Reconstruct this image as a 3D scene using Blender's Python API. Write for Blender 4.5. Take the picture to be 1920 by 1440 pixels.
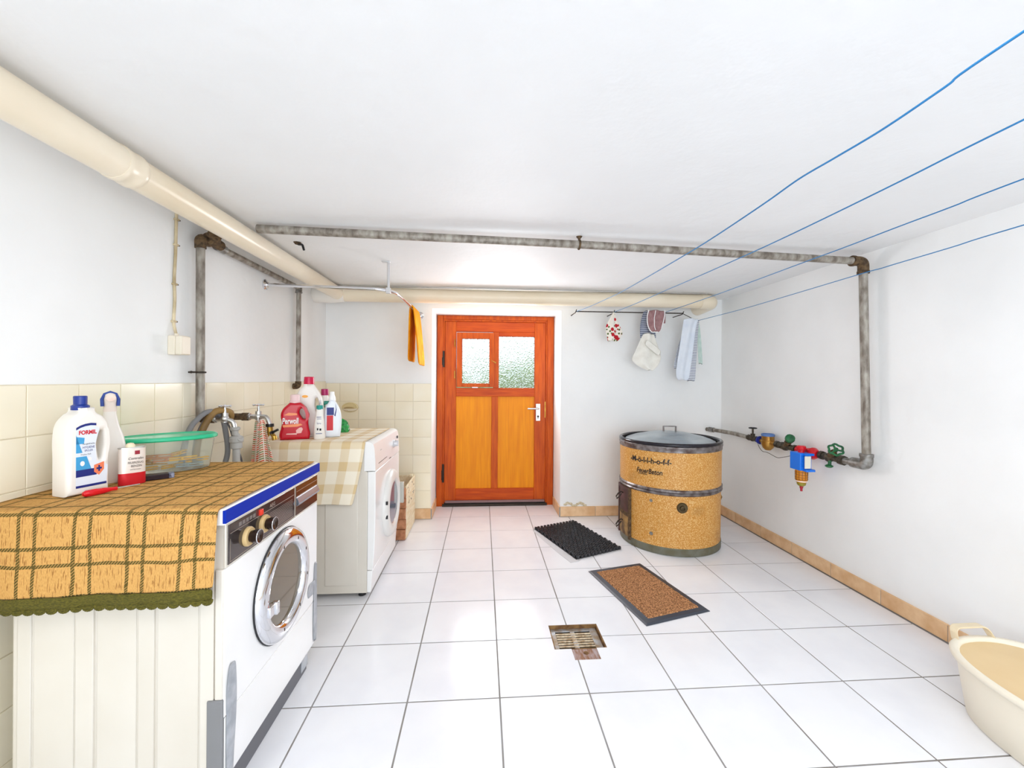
import bpy, bmesh, math, random
from math import sin, cos, pi, radians, sqrt, atan2
from mathutils import Vector, Matrix

for o in list(bpy.data.objects):
    bpy.data.objects.remove(o)
random.seed(4)
SC = bpy.context.scene
COL = SC.collection

# ------------------------------------------------------------------ camera
YAW, ROLL = 0.0716, -0.0063
cam_d = bpy.data.cameras.new('camera')
cam = bpy.data.objects.new('camera', cam_d)
COL.objects.link(cam)
fwd = Vector((sin(YAW), cos(YAW), 0))
right0 = Vector((cos(YAW), -sin(YAW), 0))
up0 = Vector((0, 0, 1))
right = right0 * cos(ROLL) - up0 * sin(ROLL)
up = right.cross(fwd)
M = Matrix((right, up, -fwd)).transposed().to_4x4()
M.translation = (0, 0, 1.2)
cam.matrix_world = M
cam_d.sensor_width = 36
cam_d.lens = 771.0 / 1920 * 36
cam_d.shift_y = -8.0 / 1920
cam_d.clip_start = 0.05
SC.camera = cam
SC.cycles.diffuse_bounces = 8
SC.cycles.max_bounces = 16
SC.cycles.transparent_max_bounces = 12

# ------------------------------------------------------------------ colour management, world, lights
SC.view_settings.view_transform = 'Standard'
SC.view_settings.look = 'None'
SC.view_settings.exposure = -0.58
SC.view_settings.gamma = 1.0
SC.view_settings.use_curve_mapping = False

W = bpy.data.worlds.new('sky')
SC.world = W
W.use_nodes = True
wn = W.node_tree.nodes
wn['Background'].inputs[0].default_value = (0.80, 0.90, 1.0, 1)
wn['Background'].inputs[1].default_value = 2.4


def area(name, loc, rot, sx, sy, power, col):
    d = bpy.data.lights.new(name, 'AREA')
    d.shape = 'RECTANGLE'
    d.size, d.size_y, d.energy, d.color = sx, sy, power, col
    o = bpy.data.objects.new(name, d)
    COL.objects.link(o)
    o.location = loc
    o.rotation_euler = rot
    return o


# unseen fill lights added to brighten the room: behind the camera and overhead
area('rear_fill', (0.45, -3.1, 1.0), (radians(100), 0, 0), 3.0, 1.6, 104, (0.90, 0.965, 1.0))
area('overhead_fill', (0.45, 0.25, 1.89), (0, 0, 0), 1.5, 0.6, 26, (0.99, 0.99, 1.0))
# daylight entering through the two panes of the door
area('door_daylight', (-0.065, 3.90, 1.375), (radians(-90), 0, 0), 0.26, 0.43, 10, (0.95, 0.98, 1.0))
area('door_daylight', (0.328, 3.90, 1.37), (radians(-90), 0, 0), 0.345, 0.49, 15, (0.95, 0.98, 1.0))


# ------------------------------------------------------------------ material helpers
def srgb(r, g, b):
    def f(c):
        c /= 255.0
        return c / 12.92 if c <= 0.04045 else ((c + 0.055) / 1.055) ** 2.4
    return (f(r), f(g), f(b), 1)


MATS = {}


def mat(name, col, rough=0.5, metal=0.0, var=None, vscale=8.0, vdet=4.0, vamt=(0.35, 0.65), bump=0.0, bscale=40.0,
        stretch=(1, 1, 1), coat=0.0, trans=0.0, ior=1.45, spec=0.5, voro=False, subs=0.0):
    if name in MATS:
        return MATS[name]
    m = bpy.data.materials.new(name)
    m.use_nodes = True
    nt = m.node_tree
    b = nt.nodes['Principled BSDF']
    b.inputs['Base Color'].default_value = col
    b.inputs['Roughness'].default_value = rough
    b.inputs['Metallic'].default_value = metal
    b.inputs['Coat Weight'].default_value = coat
    b.inputs['Coat Roughness'].default_value = 0.08
    b.inputs['Transmission Weight'].default_value = trans
    b.inputs['IOR'].default_value = ior
    b.inputs['Specular IOR Level'].default_value = spec
    m.diffuse_color = col
    tc = nt.nodes.new('ShaderNodeTexCoord')
    mp = nt.nodes.new('ShaderNodeMapping')
    mp.inputs['Scale'].default_value = stretch
    nt.links.new(tc.outputs['Object'], mp.inputs[0])
    oi = nt.nodes.new('ShaderNodeObjectInfo')
    ad = nt.nodes.new('ShaderNodeVectorMath')
    ad.operation = 'ADD'
    sc = nt.nodes.new('ShaderNodeVectorMath')
    sc.operation = 'SCALE'
    sc.inputs['Scale'].default_value = 37.0
    cb = nt.nodes.new('ShaderNodeCombineXYZ')
    for i in range(3):
        nt.links.new(oi.outputs['Random'], cb.inputs[i])
    nt.links.new(cb.outputs[0], sc.inputs[0])
    nt.links.new(mp.outputs[0], ad.inputs[0])
    nt.links.new(sc.outputs[0], ad.inputs[1])
    vec = ad.outputs[0]
    if var is not None:
        n = nt.nodes.new('ShaderNodeTexNoise')
        n.inputs['Scale'].default_value = vscale
        n.inputs['Detail'].default_value = vdet
        nt.links.new(vec, n.inputs['Vector'])
        rp = nt.nodes.new('ShaderNodeValToRGB')
        rp.color_ramp.elements[0].position = vamt[0]
        rp.color_ramp.elements[1].position = vamt[1]
        rp.color_ramp.elements[0].color = col
        rp.color_ramp.elements[1].color = var
        nt.links.new(n.outputs['Fac'], rp.inputs[0])
        nt.links.new(rp.outputs[0], b.inputs['Base Color'])
    if bump:
        n2 = nt.nodes.new('ShaderNodeTexVoronoi' if voro else 'ShaderNodeTexNoise')
        n2.inputs['Scale'].default_value = bscale
        if not voro:
            n2.inputs['Detail'].default_value = 3
        nt.links.new(vec, n2.inputs['Vector'])
        bp = nt.nodes.new('ShaderNodeBump')
        bp.inputs['Strength'].default_value = 1.0
        bp.inputs['Distance'].default_value = bump
        nt.links.new(n2.outputs[0], bp.inputs['Height'])
        nt.links.new(bp.outputs[0], b.inputs['Normal'])
    MATS[name] = m
    return m


# ------------------------------------------------------------------ mesh builder (world coordinates)
class MB:
    def __init__(s, X=None):
        s.v, s.f, s.uv = [], [], None
        s.X = X or Matrix.Identity(4)

    def add(s, vs, fs):
        o = len(s.v)
        s.v += [s.X @ Vector(p) for p in vs]
        s.f += [tuple(i + o for i in f) for f in fs]
        return s

    def box(s, x0, x1, y0, y1, z0, z1):
        vs = [(x, y, z) for z in (z0, z1) for y in (y0, y1) for x in (x0, x1)]
        return s.add(vs, [(0, 2, 3, 1), (4, 5, 7, 6), (0, 1, 5, 4), (2, 6, 7, 3), (0, 4, 6, 2), (1, 3, 7, 5)])

    def hexa(s, b, t):
        """b, t: four corners each, anticlockwise seen from above"""
        return s.add(list(b) + list(t), [(3, 2, 1, 0), (4, 5, 6, 7), (0, 1, 5, 4), (1, 2, 6, 5), (2, 3, 7, 6), (3, 0, 4, 7)])

    def prism(s, poly, axis, a, b):
        """poly of 2-D points extruded along axis from a to b"""
        def P(p, t):
            if axis == 'x': return (t, p[0], p[1])
            if axis == 'y': return (p[0], t, p[1])
            return (p[0], p[1], t)
        n = len(poly)
        vs = [P(p, a) for p in poly] + [P(p, b) for p in poly]
        fs = [tuple(range(n))[::-1], tuple(range(n, 2 * n))] + [(i, (i + 1) % n, n + (i + 1) % n, n + i) for i in range(n)]
        return s.add(vs, fs)

    def sweep(s, pts, r, n=12, cap=True, closed=False):
        pts = [Vector(p) for p in pts]
        m = len(pts)
        rr = r if isinstance(r, (list, tuple)) else [r] * m
        vs, fs = [], []
        T = []
        for i in range(m):
            if closed:
                t = pts[(i + 1) % m] - pts[i - 1]
            else:
                t = pts[min(i + 1, m - 1)] - pts[max(i - 1, 0)]
            T.append(t.normalized() if t.length > 1e-9 else (T[-1] if T else Vector((0, 0, 1))))
        ref = Vector((0, 0, 1)) if abs(T[0].z) < 0.9 else Vector((1, 0, 0))
        u = (ref - T[0] * ref.dot(T[0])).normalized()
        for i in range(m):
            u = (u - T[i] * u.dot(T[i]))
            u.normalize()
            w = T[i].cross(u)
            for k in range(n):
                a = 2 * pi * k / n
                vs.append(pts[i] + (u * cos(a) + w * sin(a)) * rr[i])
        for i in range(m if closed else m - 1):
            j = (i + 1) % m
            for k in range(n):
                l = (k + 1) % n
                fs.append((i * n + k, i * n + l, j * n + l, j * n + k))
        if cap and not closed:
            fs.append(tuple(range(n))[::-1])
            fs.append(tuple(range((m - 1) * n, m * n)))
        return s.add(vs, fs)

    def cyl(s, a, b, r, r2=None, n=20):
        return s.sweep([a, b], [r, r if r2 is None else r2], n)

    def lathe(s, prof, c, axis=(0, 0, 1), n=32, sx=1.0, sy=1.0, a0=0.0, a1=2 * pi, seg_close=True):
        """prof: (radius, height) along axis from point c"""
        ax = Vector(axis).normalized()
        ref = Vector((0, 0, 1)) if abs(ax.z) < 0.9 else Vector((1, 0, 0))
        u = (ref - ax * ref.dot(ax)).normalized()
        if abs(ax.z) > 0.9: u = Vector((1, 0, 0))
        w = ax.cross(u)
        c = Vector(c)
        vs, fs = [], []
        full = abs(a1 - a0 - 2 * pi) < 1e-6
        kn = n if full else n + 1
        for (r, h) in prof:
            for k in range(kn):
                a = a0 + (a1 - a0) * k / n
                vs.append(c + ax * h + u * cos(a) * r * sx + w * sin(a) * r * sy)
        for i in range(len(prof) - 1):
            for k in range(n):
                l = (k + 1) % kn
                fs.append((i * kn + k, i * kn + l, (i + 1) * kn + l, (i + 1) * kn + k))
        if full:
            if prof[0][0] > 1e-5: fs.append(tuple(range(kn))[::-1])
            if prof[-1][0] > 1e-5: fs.append(tuple(range((len(prof) - 1) * kn, len(prof) * kn)))
        return s.add(vs, fs)

    def torus(s, c, axis, R, r, n=32, m=10):
        ax = Vector(axis).normalized()
        ref = Vector((0, 0, 1)) if abs(ax.z) < 0.9 else Vector((1, 0, 0))
        u = (ref - ax * ref.dot(ax)).normalized()
        w = ax.cross(u)
        c = Vector(c)
        return s.sweep([c + u * cos(2 * pi * k / n) * R + w * sin(2 * pi * k / n) * R for k in range(n)], r, m, closed=True)

    def ball(s, c, r, n=16, sx=1, sy=1, sz=1):
        prof = [(r * sin(pi * i / (n // 2)), -r * cos(pi * i / (n // 2)) * sz) for i in range(n // 2 + 1)]
        return s.lathe(prof, c, n=n, sx=sx, sy=sy)

    def grid(s, P, uv=None):
        """P[i][j] points -> open sheet"""
        ni, nj = len(P), len(P[0])
        vs = [p for row in P for p in row]
        fs = [(i * nj + j, (i + 1) * nj + j, (i + 1) * nj + j + 1, i * nj + j + 1) for i in range(ni - 1) for j in range(nj - 1)]
        s.add(vs, fs)
        if uv:
            s.uv = [q for row in uv for q in row]
        return s

    def loft(s, secs, n=24, power=2.6):
        """secs: (cx, cy, z, half_width, half_depth)"""
        vs, fs = [], []
        for (cx, cy, z, a, b) in secs:
            for k in range(n):
                t = 2 * pi * k / n
                c_, s_ = cos(t), sin(t)
                vs.append((cx + a * math.copysign(abs(c_) ** (2 / power), c_), cy + b * math.copysign(abs(s_) ** (2 / power), s_), z))
        for i in range(len(secs) - 1):
            for k in range(n):
                l = (k + 1) % n
                fs.append((i * n + k, i * n + l, (i + 1) * n + l, (i + 1) * n + k))
        fs.append(tuple(range(n))[::-1])
        fs.append(tuple(range((len(secs) - 1) * n, len(secs) * n)))
        return s.add(vs, fs)


def wloc(o):
    v = Vector((0, 0, 0))
    while o is not None:
        v += Vector(o.location)
        o = o.parent
    return v


def obj(name, mb, m, parent=None, smooth=35, bevel=0.0, label=None, seg=2, solid=0.0, offset=-1.0):
    me = bpy.data.meshes.new(name)
    if parent is None:
        xs = [v.x for v in mb.v]; ys = [v.y for v in mb.v]; zs = [v.z for v in mb.v]
        loc = Vector(((min(xs) + max(xs)) / 2, (min(ys) + max(ys)) / 2, min(zs)))
        base = loc
    else:
        loc = Vector((0, 0, 0))
        base = wloc(parent)
    me.from_pydata([v - base for v in mb.v], [], mb.f)
    if mb.uv:
        ul = me.uv_layers.new(name='UVMap')
        for l in me.loops:
            ul.data[l.index].uv = mb.uv[l.vertex_index]
    me.materials.append(m)
    bm = bmesh.new()
    bm.from_mesh(me)
    bmesh.ops.recalc_face_normals(bm, faces=bm.faces)
    bm.to_mesh(me)
    bm.free()
    if smooth:
        for p in me.polygons:
            p.use_smooth = True
        me.set_sharp_from_angle(angle=radians(smooth))
    o = bpy.data.objects.new(name, me)
    COL.objects.link(o)
    o.location = loc
    o.parent = parent
    if solid:
        md = o.modifiers.new('solid', 'SOLIDIFY')
        md.thickness = solid
        md.offset = offset
    if bevel:
        md = o.modifiers.new('bevel', 'BEVEL')
        md.width = bevel
        md.segments = seg
        md.limit_method = 'ANGLE'
        md.angle_limit = radians(40)
    if label:
        o['label'] = label
    return o


def thing(name, label, cat, loc, group=None):
    o = bpy.data.objects.new(name, None)
    COL.objects.link(o)
    o.empty_display_size = 0.05
    o.location = loc
    o['label'] = label
    o['category'] = cat
    if group: o['group'] = group
    return o


def tag(o, label, cat, group=None):
    o['label'] = label
    o['category'] = cat
    if group: o['group'] = group
    return o


def struct(name, mb, m, **k):
    o = obj(name, mb, m, **k)
    o['kind'] = 'structure'
    return o


def text_mb(body, size, fn, squash=1.0, bold=0.0, depth=0.0006, align='CENTER', shear=0.0, sub=0):
    """flat lettering; fn maps (x, y, t) in the text plane to 3-D"""
    c = bpy.data.curves.new('t', 'FONT')
    c.body = body
    c.size = size
    c.align_x = align
    c.offset = bold
    c.shear = shear
    c.resolution_u = 3
    o = bpy.data.objects.new('t', c)
    COL.objects.link(o)
    dg = bpy.context.evaluated_depsgraph_get()
    me = o.evaluated_get(dg).to_mesh()
    mb = MB()
    bm = bmesh.new()
    bm.from_mesh(me)
    if sub:
        bmesh.ops.triangulate(bm, faces=bm.faces)
    for v in bm.verts: v.index = v.index
    bm.verts.ensure_lookup_table()
    mb.add([fn(v.co.x * squash, v.co.y, depth) for v in bm.verts], [tuple(v.index for v in f.verts) for f in bm.faces])
    bm.free()
    o.evaluated_get(dg).to_mesh_clear()
    bpy.data.objects.remove(o)
    bpy.data.curves.remove(c)
    return mb


def flat_bottle(outline, holes, depth, bev, X):
    """bottle cut from a 2-D outline (x, z) with rounded edges; the broad side faces local -Y"""
    c = bpy.data.curves.new('b', 'CURVE')
    c.dimensions = '2D'
    c.fill_mode = 'BOTH'
    c.extrude = depth / 2 - bev
    c.bevel_depth = bev
    c.bevel_resolution = 4
    c.offset = -bev
    for ring in [outline] + holes:
        sp = c.splines.new('BEZIER')
        sp.bezier_points.add(len(ring) - 1)
        for p, q in zip(sp.bezier_points, ring):
            p.co = (q[0], q[1], 0)
            p.handle_left_type = p.handle_right_type = 'AUTO' if len(q) < 3 else 'VECTOR'
        sp.use_cyclic_u = True
        sp.resolution_u = 6
    o = bpy.data.objects.new('b', c)
    COL.objects.link(o)
    dg = bpy.context.evaluated_depsgraph_get()
    me = o.evaluated_get(dg).to_mesh()
    mb = MB(X)
    mb.add([(v.co.x, -v.co.z, v.co.y) for v in me.vertices], [tuple(p.vertices) for p in me.polygons])
    o.evaluated_get(dg).to_mesh_clear()
    bpy.data.objects.remove(o)
    bpy.data.curves.remove(c)
    return mb


def arc(c, r, a0, a1, n, plane='xy', k=0.0):
    out = []
    for i in range(n + 1):
        a = a0 + (a1 - a0) * i / n
        p = (c[0] + r * cos(a), c[1] + r * sin(a))
        out.append(p)
    return out


def bend(path, r, n=6):
    """round the corners of a polyline"""
    P = [Vector(p) for p in path]
    out = [P[0]]
    for i in range(1, len(P) - 1):
        a = (P[i - 1] - P[i]); b = (P[i + 1] - P[i])
        rr = min(r, a.length * 0.49, b.length * 0.49)
        p0 = P[i] + a.normalized() * rr; p1 = P[i] + b.normalized() * rr
        for k in range(n + 1):
            t = k / n
            out.append(p0 * (1 - t) ** 2 + P[i] * 2 * t * (1 - t) + p1 * t * t)
    out.append(P[-1])
    return out


# ------------------------------------------------------------------ materials
M_WALL = mat('white_plaster', srgb(246, 247, 247), 0.75, var=srgb(240, 241, 241), vscale=2.2, vdet=5, bump=0.0035, bscale=9)
M_CEIL = mat('ceiling_plaster', srgb(238, 239, 240), 0.6, var=srgb(233, 234, 235), vscale=1.5, bump=0.003, bscale=14)
M_GROUT = mat('grey_grout', srgb(152, 150, 150), 0.9, var=srgb(132, 126, 120), vscale=6)
M_FT = mat('white_floor_tile', srgb(238, 239, 243), 0.2, var=srgb(230, 231, 237), vscale=5, vdet=6, vamt=(0.4, 0.75), bump=0.0012, bscale=4.5, spec=0.5)
M_WT = mat('cream_wall_tile', srgb(247, 240, 220), 0.16, var=srgb(242, 232, 206), vscale=3, vdet=2, bump=0.0006, bscale=6)
M_WG = mat('cream_grout', srgb(226, 217, 196), 0.9)
M_BB = mat('beige_skirting_tile', srgb(236, 200, 158), 0.45, var=srgb(218, 174, 128), vscale=14, vdet=6)
M_PVC = mat('ivory_plastic', srgb(240, 229, 208), 0.28, var=srgb(230, 215, 188), vscale=1.5)
M_STEEL = mat('galvanised_steel', srgb(172, 166, 156), 0.5, 0.25, var=srgb(112, 102, 92), vscale=34, vdet=8, bump=0.0008, bscale=90, stretch=(1, 1, 0.4))
M_ZINC = mat('zinc_fitting', srgb(160, 160, 158), 0.45, 0.6, var=srgb(110, 104, 98), vscale=40, vdet=6, bump=0.001, bscale=80)
M_RUST = mat('rusty_iron', srgb(120, 96, 68), 0.8, 0.3, var=srgb(70, 56, 42), vscale=60, vdet=6, bump=0.0015, bscale=120)
M_CHROME = mat('chrome', srgb(225, 226, 230), 0.08, 1.0)
M_SATIN = mat('satin_steel', srgb(205, 205, 205), 0.28, 1.0)
M_BRASS = mat('brass', srgb(196, 158, 74), 0.35, 0.9, var=srgb(150, 112, 46), vscale=30)
M_BLACK = mat('black_plastic', srgb(22, 22, 24), 0.35)
M_RUBBER = mat('black_rubber', srgb(26, 26, 28), 0.55, var=srgb(44, 44, 47), vscale=20)
M_ENAMEL = mat('white_enamel', srgb(242, 242, 243), 0.22, coat=0.3, var=srgb(237, 236, 234), vscale=2)
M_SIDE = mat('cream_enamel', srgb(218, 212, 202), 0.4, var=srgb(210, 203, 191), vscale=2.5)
M_WHITE = mat('white_plastic', srgb(244, 244, 244), 0.35)
M_WOOD = mat('red_stained_wood', srgb(204, 92, 12), 0.45, var=srgb(168, 58, 6), vscale=9, vdet=7, stretch=(6, 6, 0.6), vamt=(0.3, 0.75), spec=0.3)
M_WOODH = mat('red_stained_wood_across', srgb(204, 86, 12), 0.45, var=srgb(168, 54, 6), vscale=9, vdet=7, stretch=(0.6, 6, 6), vamt=(0.3, 0.75), spec=0.3)
M_PANEL = mat('honey_wood_panel', srgb(236, 150, 4), 0.45, var=srgb(218, 124, 2), vscale=7, vdet=8, stretch=(9, 6, 0.5), vamt=(0.3, 0.75), spec=0.3)
M_IRON = mat('dark_iron', srgb(62, 54, 48), 0.55, 0.6)
M_BLUE = mat('blue_plastic', srgb(28, 44, 140), 0.35)
M_RED = mat('red_plastic', srgb(206, 18, 34), 0.3)
M_GREEN = mat('green_handwheel', srgb(34, 110, 62), 0.4, var=srgb(20, 74, 44), vscale=40)


def glass_pane():
    m = bpy.data.materials.new('pebbled_glass')
    m.use_nodes = True
    nt = m.node_tree
    b = nt.nodes['Principled BSDF']
    b.inputs['Base Color'].default_value = (0.97, 1, 0.98, 1)
    b.inputs['Transmission Weight'].default_value = 1.0
    b.inputs['Roughness'].default_value = 0.12
    b.inputs['IOR'].default_value = 1.35
    tc = nt.nodes.new('ShaderNodeTexCoord')
    v = nt.nodes.new('ShaderNodeTexVoronoi')
    v.inputs['Scale'].default_value = 75
    nt.links.new(tc.outputs['Object'], v.inputs['Vector'])
    bp = nt.nodes.new('ShaderNodeBump')
    bp.inputs['Distance'].default_value = 0.006
    nt.links.new(v.outputs['Distance'], bp.inputs['Height'])
    nt.links.new(bp.outputs[0], b.inputs['Normal'])
    return m


M_GLASS = glass_pane()

# ------------------------------------------------------------------ room shell
XL, XR, YB, YF, YD = -1.323, 2.155, 3.575, -3.2, 3.93
TS, TX, TY = 0.3443, -0.789, 5.503      # floor tile pitch and grid offsets
ZC = lambda y: 1.912 + 0.006 * y         # the ceiling rises slightly to the back


def rect_minus(r, holes):
    """split rectangle (x0,x1,y0,y1) around holes"""
    out = [r]
    for h in holes:
        nx = []
        for (a, b, c, d) in out:
            if h[1] <= a or h[0] >= b or h[3] <= c or h[2] >= d:
                nx.append((a, b, c, d)); continue
            x0, x1 = max(a, h[0]), min(b, h[1])
            if a < x0: nx.append((a, x0, c, d))
            if x1 < b: nx.append((x1, b, c, d))
            if c < h[2]: nx.append((x0, x1, c, h[2]))
            if h[3] < d: nx.append((x0, x1, h[3], d))
        out = nx
    return out


DR = (0.328, 0.566, 1.812, 1.992)        # drain pit
DT = (0.404, 0.518, 1.738, 1.812)        # outlet tab
mb = MB()
for r in rect_minus((XL - 0.1, XR + 0.1, YF - 0.1, 4.1), [DR, DT]):
    mb.box(r[0], r[1], r[2], r[3], -0.06, -0.0012)
mb.box(DR[0] - 0.02, DR[1] + 0.02, DT[2] - 0.02, DR[3] + 0.02, -0.09, -0.06)
floor = struct('floor', mb, M_GROUT, smooth=0)
G = 0.0029
shared = {}
for i in range(-3, 9):
    for j in range(-6, 26):
        x0, x1 = (TX + i) * TS, (TX + i + 1) * TS
        y1, y0 = (TY - j) * TS, (TY - j - 1) * TS
        if j == -6:
            pass
        bx0, bx1 = (XL + 0.004, XR - 0.004)
        by1 = YB - 0.003
        inrec = y1 > YB
        rects = []
        if y0 < by1:
            rects.append((max(x0 + G, bx0), min(x1 - G, bx1), max(y0 + G, YF), min(y1 - G, by1)))
        if inrec:
            rects.append((max(x0 + G, -0.428), min(x1 - G, 0.682), max(y0 + G, YB - 0.003 if y0 < YB else y0 + G), min(y1 - G, YD + 0.01)))
        rects = [r for r in rects if r[1] - r[0] > 0.01 and r[3] - r[2] > 0.004]
        if not rects: continue
        hole = x0 < DR[1] and x1 > DR[0] and y0 < DR[3] and y1 > DT[2]
        plain = len(rects) == 1 and not hole and abs((rects[0][1] - rects[0][0]) - (TS - 2 * G)) < 1e-6 and abs((rects[0][3] - rects[0][2]) - (TS - 2 * G)) < 1e-6
        if plain and 'ft' in shared:
            o = shared['ft'].copy()
            COL.objects.link(o)
            o.parent = floor
            o.location = Vector((x0 + TS / 2, y0 + TS / 2, 0)) - wloc(floor)
        else:
            c = Vector((x0 + TS / 2, y0 + TS / 2, 0))
            me = MB()
            for r in rects:
                for q in (rect_minus(r, [DR, DT]) if hole else [r]):
                    if q[1] - q[0] > 0.0005 and q[3] - q[2] > 0.0005:
                        me.box(q[0], q[1], q[2], q[3], -0.0075, 0)
            me.v = [v - c + wloc(floor) for v in me.v]
            o = obj('tile', me, M_FT, floor, smooth=0, bevel=0.0 if hole else 0.0009, seg=1)
            o.location = c - wloc(floor)
            if plain: shared['ft'] = o
        o.rotation_euler = (random.uniform(-1, 1) * 0.0009, random.uniform(-1, 1) * 0.0009, 0)

# left wall with tiles
wl = struct('wall_left', MB().box(XL - 0.15, XL, YF - 0.1, YB + 0.15, 0, 2.05), M_WALL, smooth=0)
wr = struct('wall_right', MB().box(XR, XR + 0.15, YF - 0.1, YB + 0.15, 0, 2.05), M_WALL, smooth=0)
wb = MB().box(XL, -0.434, YB, 4.05, 0, 2.05).box(0.686, XR, YB, 4.05, 0, 2.05).box(-0.434, 0.686, YB, 4.05, 1.808, 2.05)
wb = struct('wall_back', wb, M_WALL, smooth=0)
struct('wall_front', MB().box(XL - 0.1, XR + 0.1, YF - 0.15, YF, 0, 2.05), M_WALL, smooth=0)
cp = [(XL - 0.1, YF - 0.1), (XR + 0.1, YF - 0.1), (XR + 0.1, 3.6), (XL - 0.1, 3.6)]
struct('ceiling', MB().hexa([(x, y, ZC(y)) for x, y in cp], [(x, y, 2.06) for x, y in cp]), M_CEIL, smooth=0)

# tiled dado: grout bed and single tiles
def tile_block(parent, along, a_edges, z_edges, plane, nrm, bed):
    first = {}
    for a0, a1 in zip(a_edges[:-1], a_edges[1:]):
        for z0, z1 in zip(z_edges[:-1], z_edges[1:]):
            w, h = a1 - a0 - 0.0026, z1 - z0 - 0.0026
            key = (round(w, 3), round(h, 3))
            if along == 'y':
                c = Vector((plane + nrm * 0.004, (a0 + a1) / 2, (z0 + z1) / 2))
            else:
                c = Vector(((a0 + a1) / 2, plane + nrm * 0.004, (z0 + z1) / 2))
            if key in first:
                o = first[key].copy()
                COL.objects.link(o)
                o.parent = parent
            else:
                m_ = MB()
                if along == 'y': m_.box(-0.003, 0.003, -w / 2, w / 2, -h / 2, h / 2)
                else: m_.box(-w / 2, w / 2, -0.003, 0.003, -h / 2, h / 2)
                m_.v = [v + wloc(parent) for v in m_.v]
                o = obj('tile', m_, M_WT, parent, smooth=0, bevel=0.001, seg=1)
                first[key] = o
            o.location = c - wloc(parent)
            t = lambda: random.uniform(-1, 1) * 0.006
            o.rotation_euler = (t(), t(), 0) if along == 'y' else (t(), 0, t())


YT0 = 1.288 - 4 * 0.1555
left_a = [YT0 + k * 0.1555 for k in range(19)]
left_a = [a for a in left_a if a < YB - 0.03] + [YB - 0.004]
left_z = [1.176 - k * 0.1505 for k in range(8)][::-1]
left_z = [0.0] + left_z
obj('grout_bed', MB().box(XL, XL + 0.0035, YT0, YB, 0, 1.177), M_WG, wl, smooth=0)
tile_block(wl, 'y', left_a, left_z, XL, 1, None)
back_a = [-1.315, -1.2, -1.046, -0.896, -0.744, -0.591, -0.437]
back_z = [0.093, 0.245, 0.397, 0.55, 0.703, 0.856, 1.009, 1.161]
obj('grout_bed', MB().box(XL, -0.436, YB - 0.0035, YB, 0.09, 1.162), M_WG, wb, smooth=0)
tile_block(wb, 'x', back_a, back_z, YB, -1, None)

# skirting tiles
def skirt(name, axis, edges, c0, c1, h, swap=1):
    o0 = None
    par = None
    lo, hi = edges[0], edges[-1]
    if axis == 'y': g = MB().box(min(c0, c1), max(c0, c1) if swap > 0 else max(c0, c1), lo, hi, 0, h - 0.003)
    else: g = MB().box(lo, hi, min(c0, c1), max(c0, c1), 0, h - 0.003)
    # the mortar bed sits a little behind the tile faces
    if axis == 'y':
        fc = c1 - math.copysign(0.002, c1 - c0)
        g = MB().box(min(c0, fc), max(c0, fc), lo, hi, 0, h - 0.003)
    else:
        fc = c1 - math.copysign(0.002, c1 - c0)
        g = MB().box(lo, hi, min(c0, fc), max(c0, fc), 0, h - 0.003)
    par = struct(name, g, M_GROUT, smooth=0)
    for a, b in zip(edges[:-1], edges[1:]):
        q0, q1 = min(c0, c1), max(c0, c1)
        if axis == 'y': m_ = MB().box(q0, q1, a + 0.0015, b - 0.0015, 0.003, h)
        else: m_ = MB().box(a + 0.0015, b - 0.0015, q0, q1, 0.003, h)
        obj('tile', m_, M_BB, par, smooth=0, bevel=0.0012, seg=1)
    return par


ry = [1.745 - 15 * 0.32 + k * 0.32 for k in range(22)]
ry = [y for y in ry if YF < y < YB - 0.1] + [YB - 0.002]
skirt('baseboard_right', 'y', ry, XR, XR - 0.011, 0.083)
skirt('baseboard_back', 'x', [0.686, 1.0, 1.32, 1.64, 1.96, XR - 0.013], YB, YB - 0.011, 0.088)
skirt('trim_1', 'x', [-1.31, -0.99, -0.69, -0.434], YB, YB - 0.011, 0.091)
skirt('trim_2', 'y', [YB - 0.011, 3.76, YD - 0.035], -0.434, -0.424, 0.09)
skirt('trim_3', 'y', [YB - 0.011, 3.76, YD - 0.035], 0.686, 0.676, 0.088)

# crumbled plaster spot above the skirting
mb = MB()
for k in range(9):
    mb.ball((0.735 + k * 0.022 + random.uniform(-0.004, 0.004), YB, 0.105 + 0.012 * sin(k * 1.3)), 0.012 + 0.004 * random.random(), 8, 1.3, 0.35, 0.8)
obj('plaster_crumb', mb, mat('bare_plaster', srgb(196, 182, 150), 0.95, var=srgb(225, 215, 190), vscale=60, bump=0.003, bscale=60), wb)

# ------------------------------------------------------------------ outside, seen through the pebbled glass
M_GND = mat('outdoor_paving', srgb(225, 222, 210), 0.9, var=srgb(160, 160, 150), vscale=4)
struct('ground_outside', MB().box(-4, 5, 4.05, 9, 0.5, 0.55), M_GND, smooth=0)
hb = MB()
for k in range(60):
    hb.ball((random.uniform(-3.5, 4.5), 7.6 + random.uniform(-0.3, 0.3), 0.5 + random.uniform(0, 0.75)), random.uniform(0.25, 0.42), 8)
o = obj('hedge', hb, mat('hedge_leaf', srgb(178, 190, 140), 0.8, var=srgb(140, 160, 110), vscale=12, bump=0.03, bscale=20))
tag(o, 'blurred green hedge outside, behind the pebbled door glass', 'hedge')

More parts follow.
